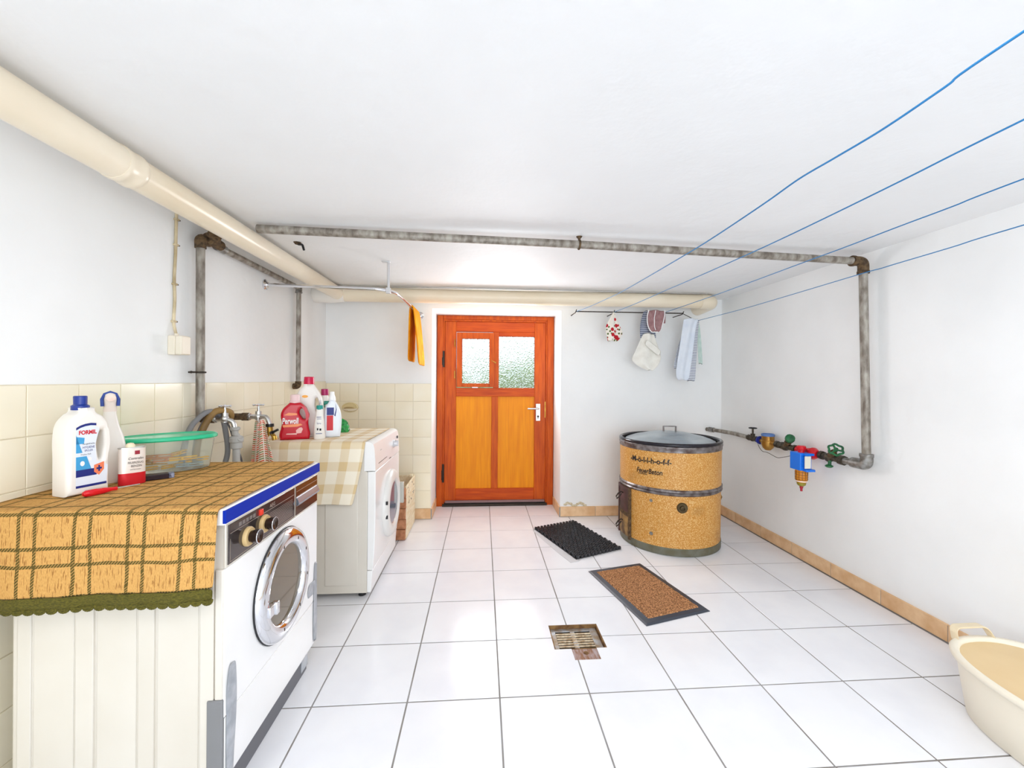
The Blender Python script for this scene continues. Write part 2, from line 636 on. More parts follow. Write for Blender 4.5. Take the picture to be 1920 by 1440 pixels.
# ------------------------------------------------------------------ door
door = bpy.data.objects.new('door_1', None)
COL.objects.link(door)
door.location = (0.13, 3.95, 0)
door['kind'] = 'structure'
D0, D1 = 3.925, 3.985     # frame front / back
fr = MB().box(-0.428, -0.372, D0 - 0.01, D1, 0, 1.805).box(0.622, 0.682, D0 - 0.01, D1, 0, 1.805).box(-0.372, 0.622, D0 - 0.009, D1, 1.768, 1.805)
obj('door_frame', fr, M_WOOD, door, bevel=0.003)
L0, L1 = 3.935, 3.98
obj('rebate_strip', MB().box(-0.372, -0.358, D0 - 0.004, D0 + 0.02, 0.02, 1.768).box(0.609, 0.622, D0 - 0.004, D0 + 0.02, 0.02, 1.768).box(-0.358, 0.609, D0 - 0.003, D0 + 0.02, 1.752, 1.768), M_WOOD, door, bevel=0.002)
leaf = obj('door_leaf', MB().box(-0.358, -0.250, L0, L1, 0.03, 1.752).box(0.500, 0.609, L0, L1, 0.03, 1.752), M_WOOD, door, bevel=0.003)
rl = obj('rail', MB().box(-0.250, 0.500, L0 + 0.001, L1, 1.655, 1.752), M_WOODH, door, bevel=0.003)
obj('rail', MB().box(-0.250, 0.500, L0 + 0.001, L1, 1.038, 1.120), M_WOODH, door, bevel=0.003)
obj('rail', MB().box(-0.250, 0.500, L0 + 0.001, L1, 0.03, 0.160), M_WOODH, door, bevel=0.003)
obj('muntin', MB().box(0.087, 0.150, L0 + 0.002, L1, 0.160, 1.038), M_WOOD, door, bevel=0.003)
obj('panel', MB().box(-0.256, 0.093, L0 + 0.014, L1 - 0.008, 0.155, 1.043), M_PANEL, door)
obj('panel', MB().box(0.145, 0.506, L0 + 0.014, L1 - 0.008, 0.155, 1.043), M_PANEL, door)
# right fixed light
obj('muntin', MB().box(0.100, 0.155, L0 + 0.001, L1, 1.120, 1.655), M_WOOD, door, bevel=0.003)
obj('glazing_bead', MB().box(0.155, 0.500, L0 + 0.004, L1, 1.615, 1.655), M_WOODH, door, bevel=0.002)
obj('window_pane', MB().box(0.150, 0.505, L0 + 0.022, L0 + 0.027, 1.115, 1.620), M_GLASS, door, smooth=0)
# left casement
cas = obj('casement', MB().box(-0.246, -0.194, L0 - 0.010, L1 - 0.01, 1.128, 1.648).box(0.064, 0.112, L0 - 0.010, L1 - 0.01, 1.128, 1.648)
          .box(-0.194, 0.064, L0 - 0.010, L1 - 0.01, 1.588, 1.648).box(-0.194, 0.064, L0 - 0.010, L1 - 0.01, 1.128, 1.162), M_WOOD, door, bevel=0.003)
obj('window_pane', MB().box(-0.200, 0.070, L0 + 0.014, L0 + 0.019, 1.155, 1.594), M_GLASS, cas, smooth=0)
for z in (1.545, 1.245):
    obj('hinge', MB().cyl((-0.264, L0 - 0.008, z - 0.035), (-0.264, L0 - 0.008, z + 0.035), 0.0045), M_BRASS, cas)
obj('window_catch', MB().cyl((0.122, L0 - 0.002, 1.362), (0.122, L0 - 0.022, 1.362), 0.006).sweep([(0.122, L0 - 0.02, 1.362), (0.082, L0 - 0.022, 1.382)], [0.004, 0.003], 8), M_BRASS, door)
for z0, z1 in ((1.315, 1.467), (0.23, 0.40)):
    obj('hinge', MB().cyl((-0.366, D0 - 0.016, z0), (-0.366, D0 - 0.016, z1), 0.010).box(-0.382, -0.366, D0 - 0.012, D0 - 0.004, z0 + 0.02, z1 - 0.06), M_IRON, door)
hp = obj('handle_plate', MB().box(0.513, 0.557, L0 - 0.009, L0, 0.806, 0.970), M_SATIN, door, bevel=0.003)
obj('door_handle', MB().sweep(bend([(0.536, L0 - 0.005, 0.925), (0.536, L0 - 0.050, 0.925), (0.430, L0 - 0.050, 0.925)], 0.015), 0.009, 12), M_SATIN, hp)
obj('lock_cylinder', MB().cyl((0.535, L0 - 0.014, 0.850), (0.535, L0, 0.850), 0.010).box(0.531, 0.539, L0 - 0.013, L0, 0.826, 0.85), M_IRON, hp)
obj('strike_plate', MB().box(0.600, 0.608, L0 - 0.003, L0, 0.838, 0.990), M_BRASS, door)
obj('weather_bar', MB().box(-0.345, 0.600, L0 - 0.02, L0, 0.03, 0.052), mat('worn_aluminium', srgb(140, 110, 110), 0.5, 0.5), door, bevel=0.002)
obj('threshold', MB().box(-0.372, 0.622, 3.90, D1, 0.0, 0.022), M_IRON, door, bevel=0.002)

# ------------------------------------------------------------------ large ivory pipes
t = thing('waste_pipe', 'thick ivory plastic pipe running along the top of the left wall', 'pipe', (-1.08, 1.6, 1.84))
P0, P1 = Vector((-1.048, -3.15, 1.812)), Vector((-1.135, 3.36, 1.868))
at = lambda y: P0 + (P1 - P0) * ((y - P0.y) / (P1.y - P0.y))
obj('pipe_run', MB().cyl(at(-3.15), at(1.36), 0.0525, n=40), M_PVC, t)
obj('pipe_socket', MB().lathe([(0.0535, 0), (0.0555, 0.006), (0.0555, 0.02), (0.0535, 0.026), (0.0535, 0.05), (0.0555, 0.056), (0.0555, 0.07), (0.051, 0.078)], at(1.31), (P1 - P0), 40), M_PVC, t)
obj('pipe_run', MB().cyl(at(1.36), at(3.29), 0.051, n=40), M_PVC, t)
t = thing('waste_pipe', 'thick ivory plastic pipe running across the back wall above the door', 'pipe', (0.4, 3.35, 1.81))
yb, zb = 3.34, 1.868
obj('tee_fitting', MB().lathe([(0.060, 0), (0.067, 0.01), (0.067, 0.14), (0.062, 0.20), (0.058, 0.235)], (XL, yb - 0.01, zb - 0.004), (1, 0, 0), 40), mat('white_pvc', srgb(243, 240, 234), 0.3), t)
obj('pipe_run', MB().sweep([(-1.09, yb, zb), (1.88, yb, zb)], 0.057, 40), M_PVC, t)
obj('pipe_elbow', MB().sweep(bend([(1.82, yb, zb), (1.925, yb, zb - 0.004), (1.925, YB, zb - 0.02)], 0.095, 10), 0.060, 40), M_PVC, t)
t2 = obj('conduit', MB().sweep([(-1.12, 3.27, 1.925), (1.86, 3.29, 1.923)], 0.0035, 8), M_SATIN)
tag(t2, 'thin grey metal line along the upper edge of the back pipe', 'conduit')
t = thing('pipe_bracket', 'small bent black bracket on the ceiling beside the ivory pipe', 'bracket', (-0.98, 2.28, 1.92))
obj('hook', MB().sweep(bend([(-0.99, 2.27, 1.925), (-0.985, 2.27, 1.915), (-0.955, 2.25, 1.908), (-0.955, 2.27, 1.885)], 0.008), 0.006, 8), M_BLACK, t)
obj('wall_plug', MB().lathe([(0.02, 0), (0.012, 0.01)], (-0.99, 2.27, 1.9255), (0, 0, -1), 10), M_RUST, t)

# ------------------------------------------------------------------ steel water pipes
def collar(mb, a, b, r, k=0.28):
    return mb.cyl(a, b, r)


t = thing('water_pipe', 'weathered grey steel pipe crossing the room just under the ceiling', 'pipe', (0.4, 2.0, 1.86))
A, B, C_ = Vector((-1.052, 2.000, 1.897)), Vector((0.482, 2.045, 1.884)), Vector((2.055, 2.125, 1.866))
obj('pipe_run', MB().sweep([A, B, C_], 0.0195, 16), M_STEEL, t)
obj('pipe_elbow', MB().sweep(bend([C_ + Vector((-0.02, 0, 0)), (2.095, 2.128, 1.866), (2.095, 2.128, 1.80)], 0.035), 0.026, 16).cyl(C_ + Vector((-0.032, 0, 0)), C_ + Vector((-0.018, 0, 0)), 0.029).cyl((2.095, 2.128, 1.812), (2.095, 2.128, 1.798), 0.029), M_RUST, t, label='brownish taped elbow')
cl = obj('pipe_clip', MB().torus(B, (1, 0.05, 0), 0.022, 0.005).cyl(B + Vector((0, 0, 0.02)), B + Vector((0, 0, 0.039)), 0.006).lathe([(0.016, 0), (0.006, 0.012)], B + Vector((0, 0, 0.040)), (0, 0, -1), 12), M_RUST, t)
t = thing('water_pipe', 'weathered grey steel pipe dropping down the right wall to the valves', 'pipe', (2.1, 2.1, 0.74))
obj('pipe_run', MB().cyl((2.095, 2.128, 1.80), (2.098, 2.105, 0.77), 0.0205), M_STEEL, t)
obj('pipe_elbow', MB().sweep(bend([(2.098, 2.105, 0.80), (2.098, 2.103, 0.745), (2.098, 2.19, 0.744)], 0.04, 8), 0.029, 16).cyl((2.098, 2.105, 0.806), (2.098, 2.105, 0.79), 0.032), M_ZINC, t)

t = thing('water_pipe', 'speckled grey steel riser on the left wall above the taps', 'pipe', (-1.283, 1.97, 1.03))
obj('pipe_run', MB().cyl((-1.285, 1.975, 1.02), (-1.285, 1.97, 1.815), 0.0175), M_STEEL, t)
obj('pipe_elbow', MB().sweep(bend([(-1.285, 1.97, 1.79), (-1.285, 1.968, 1.835), (-1.285, 2.03, 1.838)], 0.03), 0.023, 16), M_RUST, t)
obj('pipe_clip', MB().torus((-1.285, 1.973, 1.225), (0, 0, 1), 0.02, 0.004, 20).cyl((-1.285, 1.95, 1.225), (-1.285, 1.925, 1.225), 0.004).cyl((-1.30, 1.955, 1.225), (XL, 1.955, 1.225), 0.004).ball((-1.285, 1.915, 1.225), 0.006, 8), M_IRON, t)
t = thing('pipe_tee', 'rusty brown tee fitting above the left wall riser', 'pipe fitting', (-1.27, 2.03, 1.84))
obj('tee_body', MB().cyl((-1.27, 1.99, 1.845), (-1.27, 2.09, 1.838), 0.024).cyl((-1.265, 2.035, 1.842), (-1.225, 1.975, 1.862), 0.025), M_RUST, t, bevel=0.003)
obj('tee_ring', MB().torus((-1.27, 2.0, 1.845), (0, 1, 0), 0.022, 0.007, 20).torus((-1.232, 1.985, 1.858), (0.6, -0.8, 0.3), 0.024, 0.005, 20), M_RUST, t)
t = thing('water_pipe', 'grey steel pipe slanting back under the ivory pipe on the left wall', 'pipe', (-1.28, 2.5, 1.8))
obj('pipe_run', MB().cyl((-1.28, 2.10, 1.833), (-1.283, 2.965, 1.832), 0.0155), M_STEEL, t)
obj('pipe_socket', MB().cyl((-1.28, 2.075, 1.834), (-1.28, 2.135, 1.833), 0.0205), M_ZINC, t)
t = thing('water_pipe', 'grey steel riser in the left back corner behind the detergent bottles', 'pipe', (-1.285, 2.97, 1.15))
obj('pipe_run', MB().cyl((-1.283, 2.97, 1.16), (-1.283, 2.97, 1.80), 0.0155), M_STEEL, t)
obj('pipe_socket', MB().cyl((-1.283, 2.97, 1.795), (-1.283, 2.97, 1.845), 0.021).torus((-1.283, 2.97, 1.80), (0, 0, 1), 0.02, 0.004, 16), M_ZINC, t)
obj('pipe_elbow', MB().sweep(bend([(-1.283, 2.97, 1.18), (-1.283, 2.97, 1.145), (XL, 2.97, 1.145)], 0.02), 0.02, 12), M_RUST, t)

# junction box with cable
t = thing('junction_box', 'small ivory electrical box on the left wall beside the steel riser', 'electrical box', (-1.295, 1.855, 1.296))
M_BOX = mat('aged_ivory_plastic', srgb(234, 224, 206), 0.4)
obj('box_base', MB().box(XL, XL + 0.03, 1.828, 1.884, 1.297, 1.378), M_BOX, t, bevel=0.004)
obj('box_cover', MB().box(XL + 0.03, XL + 0.058, 1.828, 1.884, 1.297, 1.378), M_BOX, t, bevel=0.005)
obj('cable_gland', MB().cyl((XL + 0.02, 1.853, 1.378), (XL + 0.02, 1.853, 1.388), 0.008), M_BOX, t)
t = thing('cable', 'ivory cable clipped to the left wall above the electrical box', 'cable', (-1.315, 1.86, 1.38))
pts = [(XL + 0.006, 1.868, 1.915), (XL + 0.006, 1.866, 1.85), (XL + 0.007, 1.862, 1.72), (XL + 0.006, 1.856, 1.62), (XL + 0.006, 1.862, 1.54), (XL + 0.006, 1.856, 1.46), (XL + 0.008, 1.852, 1.43), (XL + 0.018, 1.854, 1.378)]
M_CAB = mat('aged_cable', srgb(222, 206, 172), 0.5, var=srgb(170, 150, 112), vscale=10)
obj('cable_run', MB().sweep(bend(pts, 0.03, 4), 0.0055, 10), M_CAB, t)
for z, y in ((1.88, 1.867), (1.77, 1.864), (1.60, 1.858), (1.44, 1.854)):
    obj('cable_clip', MB().box(XL, XL + 0.014, y - 0.009, y + 0.009, z - 0.004, z + 0.004), M_CAB, t, bevel=0.001)
    obj('nail', MB().cyl((XL, y + 0.014, z), (XL + 0.012, y + 0.014, z), 0.003, n=8), M_IRON, t)

# ------------------------------------------------------------------ taps on the left wall
def tap(label, y, x0, x1, z, out, name='water_tap', cross=True):
    t = thing(name, label, 'tap', (x0, y, z - 0.03))
    obj('wall_pipe', MB().cyl((XL, y, z), (x0, y, z), 0.017).cyl((x0 - 0.03, y, z), (x0, y, z), 0.02), M_RUST, t, label='corroded brown pipe nipple')
    obj('tap_body', MB().cyl((x0, y, z), (x1, y, z), 0.0125).cyl((x0, y, z), (x0 + 0.01, y, z), 0.018, n=6).cyl((x1 - 0.012, y, z - 0.016), (x1 - 0.012, y, z + 0.028), 0.014).ball((x1 - 0.012, y, z), 0.019, 16), M_SATIN, t)
    obj('tap_spout', MB().sweep(bend([(x1 - 0.01, y, z), out[0], out[1]], 0.025), [0.012] * 8 + [0.011], 12) if False else MB().sweep(bend([(x1 - 0.01, y, z), out[0], out[1]], 0.025), 0.011, 12), M_SATIN, t)
    hd = obj('tap_handle', MB().cyl((x1 - 0.012, y, z + 0.028), (x1 - 0.012, y, z + 0.056), 0.007, 0.0045, 10).cyl((x1 - 0.034, y - 0.005, z + 0.06), (x1 + 0.010, y + 0.005, z + 0.06), 0.004, n=8).cyl((x1 - 0.016, y - 0.02, z + 0.06), (x1 - 0.008, y + 0.02, z + 0.06), 0.004, n=8)
             .ball((x1 - 0.012, y, z + 0.06), 0.008, 8).ball((x1 - 0.034, y - 0.005, z + 0.06), 0.006, 8).ball((x1 + 0.01, y + 0.005, z + 0.06), 0.006, 8), M_CHROME, t)
    return t


ta = tap('front wall tap with grey plastic drain funnel below its spout', 2.03, -1.258, -1.198, 1.007, [(-1.175, 2.035, 0.995), (-1.168, 2.035, 0.958)])
tb = tap('rear wall tap with towel hanging and brass hose valve on its spout', 2.19, -1.19, -1.13, 1.003, [(-1.095, 2.18, 1.005), (-1.078, 2.175, 0.965)])
vl = obj('hose_valve', MB().cyl((-1.078, 2.175, 0.955), (-1.074, 2.172, 0.915), 0.014).cyl((-1.074, 2.172, 0.93), (-1.05, 2.16, 0.905), 0.010).cyl((-1.05, 2.16, 0.907), (-1.045, 2.158, 0.888), 0.012).cyl((-1.074, 2.172, 0.93), (-1.098, 2.18, 0.902), 0.010), M_BRASS, tb)
obj('valve_cap', MB().cyl((-1.078, 2.175, 0.953), (-1.078, 2.175, 0.968), 0.019, n=12), M_BLACK, vl)
obj('valve_lever', MB().cyl((-1.06, 2.15, 0.925), (-1.045, 2.14, 0.930), 0.008, n=10).sweep([(-1.045, 2.14, 0.93), (-1.02, 2.14, 0.943)], 0.006, 8), M_BLACK, vl)
t = thing('drain_funnel', 'grey plastic drain funnel and pipe under the front wall tap', 'drain pipe', (-1.165, 2.04, 0.74))
M_GP = mat('grey_plastic', srgb(176, 174, 170), 0.45)
obj('funnel', MB().lathe([(0.013, 0), (0.014, 0.02), (0.02, 0.024), (0.022, 0.034), (0.018, 0.038)], (-1.167, 2.036, 0.93), n=16), M_GP, t)
obj('coupling', MB().lathe([(0.018, 0), (0.025, 0.004), (0.025, 0.03), (0.029, 0.034), (0.029, 0.055), (0.024, 0.06), (0.014, 0.063), (0.013, 0.072)], (-1.163, 2.04, 0.864), n=20), M_GP, t)
obj('union_arm', MB().cyl((-1.163, 2.04, 0.90), (-1.138, 2.03, 0.915), 0.015), M_GP, t)
obj('drain_pipe', MB().cyl((-1.163, 2.04, 0.30), (-1.163, 2.04, 0.868), 0.016), M_GP, t)


def hose(label, pts, r, m, rounding=0.06, name='hose', cat='hose'):
    P = [Vector(p) for p in pts]
    out = []
    n = len(P)
    for i in range(n - 1):
        p0, p1, p2, p3 = P[max(i - 1, 0)], P[i], P[i + 1], P[min(i + 2, n - 1)]
        for k in range(8):
            u = k / 8
            out.append(0.5 * ((2 * p1) + (-p0 + p2) * u + (2 * p0 - 5 * p1 + 4 * p2 - p3) * u * u + (-p0 + 3 * p1 - 3 * p2 + p3) * u ** 3))
    out.append(P[-1])
    return tag(obj(name, MB().sweep(out, r, 12), m), label, cat)


M_HG = mat('grey_hose', srgb(128, 128, 130), 0.5)
M_HB = mat('ochre_hose', srgb(160, 126, 72), 0.5, var=srgb(120, 92, 50), vscale=10)
hose('light grey drain hose arching over the front wall tap pipe', [(-1.29, 1.80, 0.60), (-1.285, 1.885, 0.93), (-1.27, 1.945, 1.02), (-1.25, 2.00, 1.045), (-1.235, 2.05, 1.01), (-1.225, 2.065, 0.93), (-1.215, 2.06, 0.84), (-1.23, 2.04, 0.74), (-1.26, 2.02, 0.55)], 0.0115, M_HG)
hose('thick ochre hose looped over the front wall tap pipe', [(-1.285, 1.90, 0.55), (-1.275, 1.93, 0.86), (-1.262, 1.955, 0.965), (-1.240, 2.005, 1.042), (-1.205, 2.06, 1.035), (-1.225, 2.09, 0.99)], 0.015, M_HB)
hose('thin dark grey cable hanging beside the drain hose', [(-1.28, 1.92, 0.80), (-1.275, 1.93, 0.93), (-1.255, 1.985, 1.025), (-1.222, 2.06, 0.99), (-1.195, 2.075, 0.90), (-1.165, 2.09, 0.79), (-1.15, 2.10, 0.60)], 0.0042, mat('dark_cable', srgb(92, 88, 88), 0.5), name='cable', cat='cable')

# ------------------------------------------------------------------ chrome rail with orange towel
t = thing('towel_rail', 'chrome rail bent from the left wall towards the back wall', 'rail', (-0.6, 2.6, 1.74))
obj('rail_tube', MB().sweep(bend([(XL + 0.01, 2.60, 1.768), (-0.62, 2.575, 1.750), (-0.55, 2.66, 1.748), (-0.535, YB - 0.02, 1.745)], 0.09, 8), 0.0105, 14), M_CHROME, t)
fl = obj('wall_flange', MB().lathe([(0.032, 0), (0.032, 0.006), (0.02, 0.012), (0.015, 0.02)], (XL, 2.60, 1.768), (1, 0, 0), 24), M_CHROME, t)
for k in range(3):
    obj('screw', MB().ball((XL + 0.008, 2.60 + 0.024 * cos(k * 2.1 + 0.4), 1.768 + 0.024 * sin(k * 2.1 + 0.4)), 0.004, 8), M_IRON, fl)
obj('wall_flange', MB().lathe([(0.03, 0), (0.03, 0.006), (0.014, 0.018)], (-0.535, YB, 1.745), (0, -1, 0), 24), M_CHROME, t)
obj('ceiling_hanger', MB().cyl((-0.586, 2.60, 1.755), (-0.586, 2.60, 1.925), 0.009).box(-0.60, -0.572, 2.588, 2.612, 1.73, 1.765).box(-0.625, -0.575, 2.585, 2.615, 1.922, 1.928), mat('satin_white_metal', srgb(214, 214, 216), 0.3, 0.5), t, bevel=0.002)


def sheet(name, P, m, parent=None, th=0.004, uv=None, label=None, sub=1):
    mb_ = MB().grid(P, uv)
    o = obj(name, mb_, m, parent, smooth=80, solid=th, offset=0.0, label=label)
    if sub:
        md = o.modifiers.new('sub', 'SUBSURF')
        md.levels = md.render_levels = sub
    return o


def cloth_mat(name, col, var=None, vs=30, bumpd=0.0015, bs=220, rough=0.9):
    return mat(name, col, rough, var=var, vscale=vs, bump=bumpd, bscale=bs, spec=0.15)


# orange towel over the rail: two flaps that spread downwards
def drape(y0, y1, xc, zt, zl, zr, wl_, wr_, n=10, wav=0.006, ph=0.0):
    """profile across X hung over a line running along Y; returns grid rows along Y"""
    rows = []
    for i in range(n + 1):
        y = y0 + (y1 - y0) * i / n
        w = wav * sin(ph + i * 1.7)
        row = []
        for k in range(7):
            u = k / 6
            row.append((xc - 0.012 - wl_ * (1 - u) ** 0.8 + w * (1 - u), y + 0.01 * sin(i + k) * (1 - u), zl + (zt - 0.01 - zl) * u))
        row.append((xc, y, zt))
        for k in range(7):
            u = k / 6
            row.append((xc + 0.012 + wr_ * u ** 0.8 + w * u, y + 0.01 * sin(i + k) * u, zt - 0.01 - (zt - 0.01 - zr) * u))
        rows.append(row)
    return rows


M_OR = cloth_mat('orange_terry', srgb(244, 168, 30), srgb(226, 138, 14), 10)
o = sheet('towel', drape(3.14, 3.46, -0.538, 1.762, 1.335, 1.305, 0.012, 0.046, wav=0.004), M_OR, th=0.011)
tag(o, 'orange towel folded over the chrome rail left of the door', 'towel')
o2 = sheet('hem_band', [[(-0.477 - 0.008 + 0.004 * sin(3 * k), 3.14 + 0.03 * k, z) for z in (1.325, 1.345, 1.37, 1.39)] for k in range(11)], cloth_mat('pale_yellow_band', srgb(250, 214, 120), srgb(242, 186, 70), 20), o, th=0.003)

# ------------------------------------------------------------------ wash lines with cloths
t = thing('line_rod', 'thin dark metal rod on the back wall holding the wash lines', 'rod', (1.24, 3.4, 1.77))
obj('rod', MB().cyl((0.775, 3.40, 1.776), (1.70, 3.40, 1.776), 0.0045, n=10), M_IRON, t)
for x in (0.775, 1.10, 1.50, 1.70):
    obj('wall_hook', MB().sweep(bend([(x, YB, 1.768), (x, 3.40, 1.768), (x + 0.004, 3.385, 1.79)], 0.012), 0.004, 8), M_IRON, t)
M_LINE = mat('blue_line', srgb(38, 120, 178), 0.45)
LN = [('leftmost blue wash line, nearest the middle of the ceiling', 0.785, [(3.395, 1.776), (2.9, 1.738), (2.3, 1.703), (1.5, 1.691), (1.18, 1.696), (0.97, 1.705), (0.76, 1.70), (0.54, 1.713), (-0.9, 1.74), (-3.19, 1.80)]),
      ('second blue wash line from the left, above the red patterned cloth', 1.105, [(3.395, 1.776), (2.9, 1.758), (2.46, 1.748), (1.67, 1.732), (1.25, 1.731), (0.76, 1.740), (-0.9, 1.76), (-3.19, 1.80)]),
      ('third blue wash line from the left, carrying the mauve cloth', 1.53, [(3.395, 1.776), (2.62, 1.768), (1.84, 1.770), (1.42, 1.775), (1.06, 1.780), (-0.9, 1.786), (-3.19, 1.81)]),
      ('rightmost blue wash line, carrying the white and striped towels', 1.835, [(3.40, 1.716), (2.74, 1.712), (1.86, 1.726), (1.70, 1.728), (1.27, 1.738), (-0.9, 1.76), (-3.19, 1.80)])]
for lab, x, P in LN:
    pts = []
    for k, (y, z) in enumerate(P):
        pts.append((x + 0.0015 * sin(k * 2.3), y, z))
        if k < len(P) - 1:
            y2, z2 = P[k + 1]
            pts.append((x - 0.0015 * sin(k * 1.7), (y + y2) / 2, (z + z2) / 2 - 0.0012))
    hose(lab, pts, 0.0021, M_LINE, name='wash_line', cat='wash line')
tag(obj('tie_cord', MB().sweep([(1.70, 3.40, 1.776), (1.78, 3.395, 1.735), (1.835, 3.40, 1.717)], 0.003, 8), M_IRON), 'short dark cord tying the right wash line to the rod', 'cord')


def spot_cloth(name, base, spot, spot2, sc=26):
    m = bpy.data.materials.new(name)
    m.use_nodes = True
    nt = m.node_tree
    b = nt.nodes['Principled BSDF']
    b.inputs['Roughness'].default_value = 0.9
    tc = nt.nodes.new('ShaderNodeTexCoord')
    cols = base
    last = None
    for (c, s, th, off) in ((spot2, sc * 1.3, 0.30, 5.0), (spot, sc, 0.42, 0.0)):
        v = nt.nodes.new('ShaderNodeTexVoronoi')
        v.inputs['Scale'].default_value = s
        mp = nt.nodes.new('ShaderNodeMapping')
        mp.inputs['Location'].default_value = (off, off, off)
        nt.links.new(tc.outputs['Object'], mp.inputs[0])
        nt.links.new(mp.outputs[0], v.inputs['Vector'])
        lt = nt.nodes.new('ShaderNodeMath')
        lt.operation = 'LESS_THAN'
        lt.inputs[1].default_value = th
        nt.links.new(v.outputs['Distance'], lt.inputs[0])
        mx = nt.nodes.new('ShaderNodeMix')
        mx.data_type = 'RGBA'
        if last is None: mx.inputs['A'].default_value = cols
        else: nt.links.new(last, mx.inputs['A'])
        mx.inputs['B'].default_value = c
        nt.links.new(lt.outputs[0], mx.inputs['Factor'])
        last = mx.outputs['Result']
    nt.links.new(last, b.inputs['Base Color'])
    return m


def stripe_mat(name, base, stripe, period, width, axis='Z', base2=None, rough=0.9):
    m = bpy.data.materials.new(name)
    m.use_nodes = True
    nt = m.node_tree
    b = nt.nodes['Principled BSDF']
    b.inputs['Roughness'].default_value = rough
    tc = nt.nodes.new('ShaderNodeTexCoord')
    sp = nt.nodes.new('ShaderNodeSeparateXYZ')
    nt.links.new(tc.outputs['Object'], sp.inputs[0])
    pm = nt.nodes.new('ShaderNodeMath')
    pm.operation = 'PINGPONG'
    pm.inputs[1].default_value = period / 2
    nt.links.new(sp.outputs[axis], pm.inputs[0])
    lt = nt.nodes.new('ShaderNodeMath')
    lt.operation = 'LESS_THAN'
    lt.inputs[1].default_value = width / 2
    nt.links.new(pm.outputs[0], lt.inputs[0])
    mx = nt.nodes.new('ShaderNodeMix')
    mx.data_type = 'RGBA'
    mx.inputs['A'].default_value = base
    mx.inputs['B'].default_value = stripe
    nt.links.new(lt.outputs[0], mx.inputs['Factor'])
    nt.links.new(mx.outputs['Result'], b.inputs['Base Color'])
    return m


def flag(outline_rows, y, bulge=0.02, wob=0.006):
    """rows: (z, xleft, xright) -> hanging cloth rows, slightly folded in Y"""
    P = []
    for i, (z, a, b_) in enumerate(outline_rows):
        P.append([(a + (b_ - a) * k / 8, y + bulge * sin(k * 1.15 + i * 0.25) * min(1, (b_ - a) / 0.1) + wob * sin(i), z - 0.004 * cos(k)) for k in range(9)])
    return P


o = sheet('cloth', flag([(1.772, 1.082, 1.098), (1.735, 1.066, 1.105), (1.69, 1.038, 1.122), (1.64, 1.018, 1.145), (1.60, 1.026, 1.165), (1.565, 1.035, 1.15), (1.525, 1.04, 1.12)], 3.36, 0.016),
          spot_cloth('poppy_print', srgb(238, 232, 222), srgb(184, 22, 38), srgb(90, 110, 60)), th=0.003)
tag(o, 'small white cloth with red flower print hanging from the second wash line', 'cloth')
M_MV = cloth_mat('mauve_terry', srgb(170, 134, 134), srgb(150, 112, 114), 40)
t = thing('terry_cloth', 'mauve terry cloth with white edging draped on the third wash line', 'cloth', (1.44, 3.33, 1.6))
rows = [(1.787, 1.375, 1.513), (1.74, 1.362, 1.510), (1.69, 1.362, 1.500), (1.65, 1.37, 1.488), (1.62, 1.385, 1.475), (1.605, 1.40, 1.46)]
obj_ = sheet('cloth_body', flag(rows, 3.33, 0.008), M_MV, t, th=0.008)
edge = [(a, 3.328, z) for z, a, b_ in rows] + [(b_, 3.328, z) for z, a, b_ in rows[::-1]]
obj('white_edging', MB().sweep(bend(edge, 0.015, 3), 0.0042, 8), M_WHITE, t)
obj('inner_edging', MB().sweep([(1.43, 3.318, 1.783), (1.418, 3.318, 1.72), (1.42, 3.318, 1.65), (1.43, 3.318, 1.62)], 0.003, 8), M_WHITE, t)
obj('back_flap', MB().box(1.50, 1.525, 3.34, 3.352, 1.68, 1.775), M_MV, t, bevel=0.004)
o = sheet('cloth', flag([(1.792, 1.355, 1.42), (1.72, 1.335, 1.44), (1.64, 1.325, 1.45), (1.585, 1.33, 1.465), (1.555, 1.33, 1.46)], 3.39, 0.010),
          stripe_mat('checked_weave', srgb(176, 182, 196), srgb(92, 100, 124), 0.016, 0.007), th=0.003)
tag(o, 'grey checked cloth hanging partly behind the mauve terry cloth', 'cloth')
o = sheet('cloth', flag([(1.60, 1.345, 1.44), (1.53, 1.31, 1.455), (1.45, 1.28, 1.49), (1.40, 1.25, 1.50), (1.365, 1.245, 1.49), (1.32, 1.31, 1.465), (1.285, 1.39, 1.43)], 3.365, 0.012),
          cloth_mat('cream_cloth', srgb(240, 238, 230), srgb(230, 227, 218), 20), th=0.003)
tag(o, 'creamy white cloth hanging below the mauve terry cloth', 'cloth')
o = sheet('cloth_fold', [[(1.345 + 0.13 * u + 0.02 * v_, 3.345, 1.50 - 0.10 * u + 0.05 * v_) for v_ in (0, 0.5, 1)] for u in (0, 0.33, 0.66, 1)], MATS['cream_cloth'], o, th=0.003)
# white towel and striped towel on the right line
o = sheet('towel', flag([(1.722, 1.72, 1.83), (1.62, 1.70, 1.835), (1.50, 1.662, 1.83), (1.40, 1.635, 1.825), (1.30, 1.615, 1.80)], 3.392, 0.008), stripe_mat('striped_terry', srgb(226, 228, 234), srgb(128, 134, 152), 0.012, 0.005), th=0.006)
tag(o, 'grey and white striped towel mostly hidden behind the plain pale towel', 'towel')
P = flag([(1.728, 1.69, 1.825), (1.69, 1.688, 1.808), (1.60, 1.676, 1.790), (1.50, 1.660, 1.776), (1.40, 1.642, 1.760), (1.30, 1.626, 1.744), (1.225, 1.628, 1.734), (1.205, 1.66, 1.728)], 3.355, 0.012)
o = sheet('towel', P, cloth_mat('pale_blue_white', srgb(228, 234, 243), srgb(218, 226, 238), 12), th=0.006)
tag(o, 'plain pale white towel in front of the striped towel', 'towel')
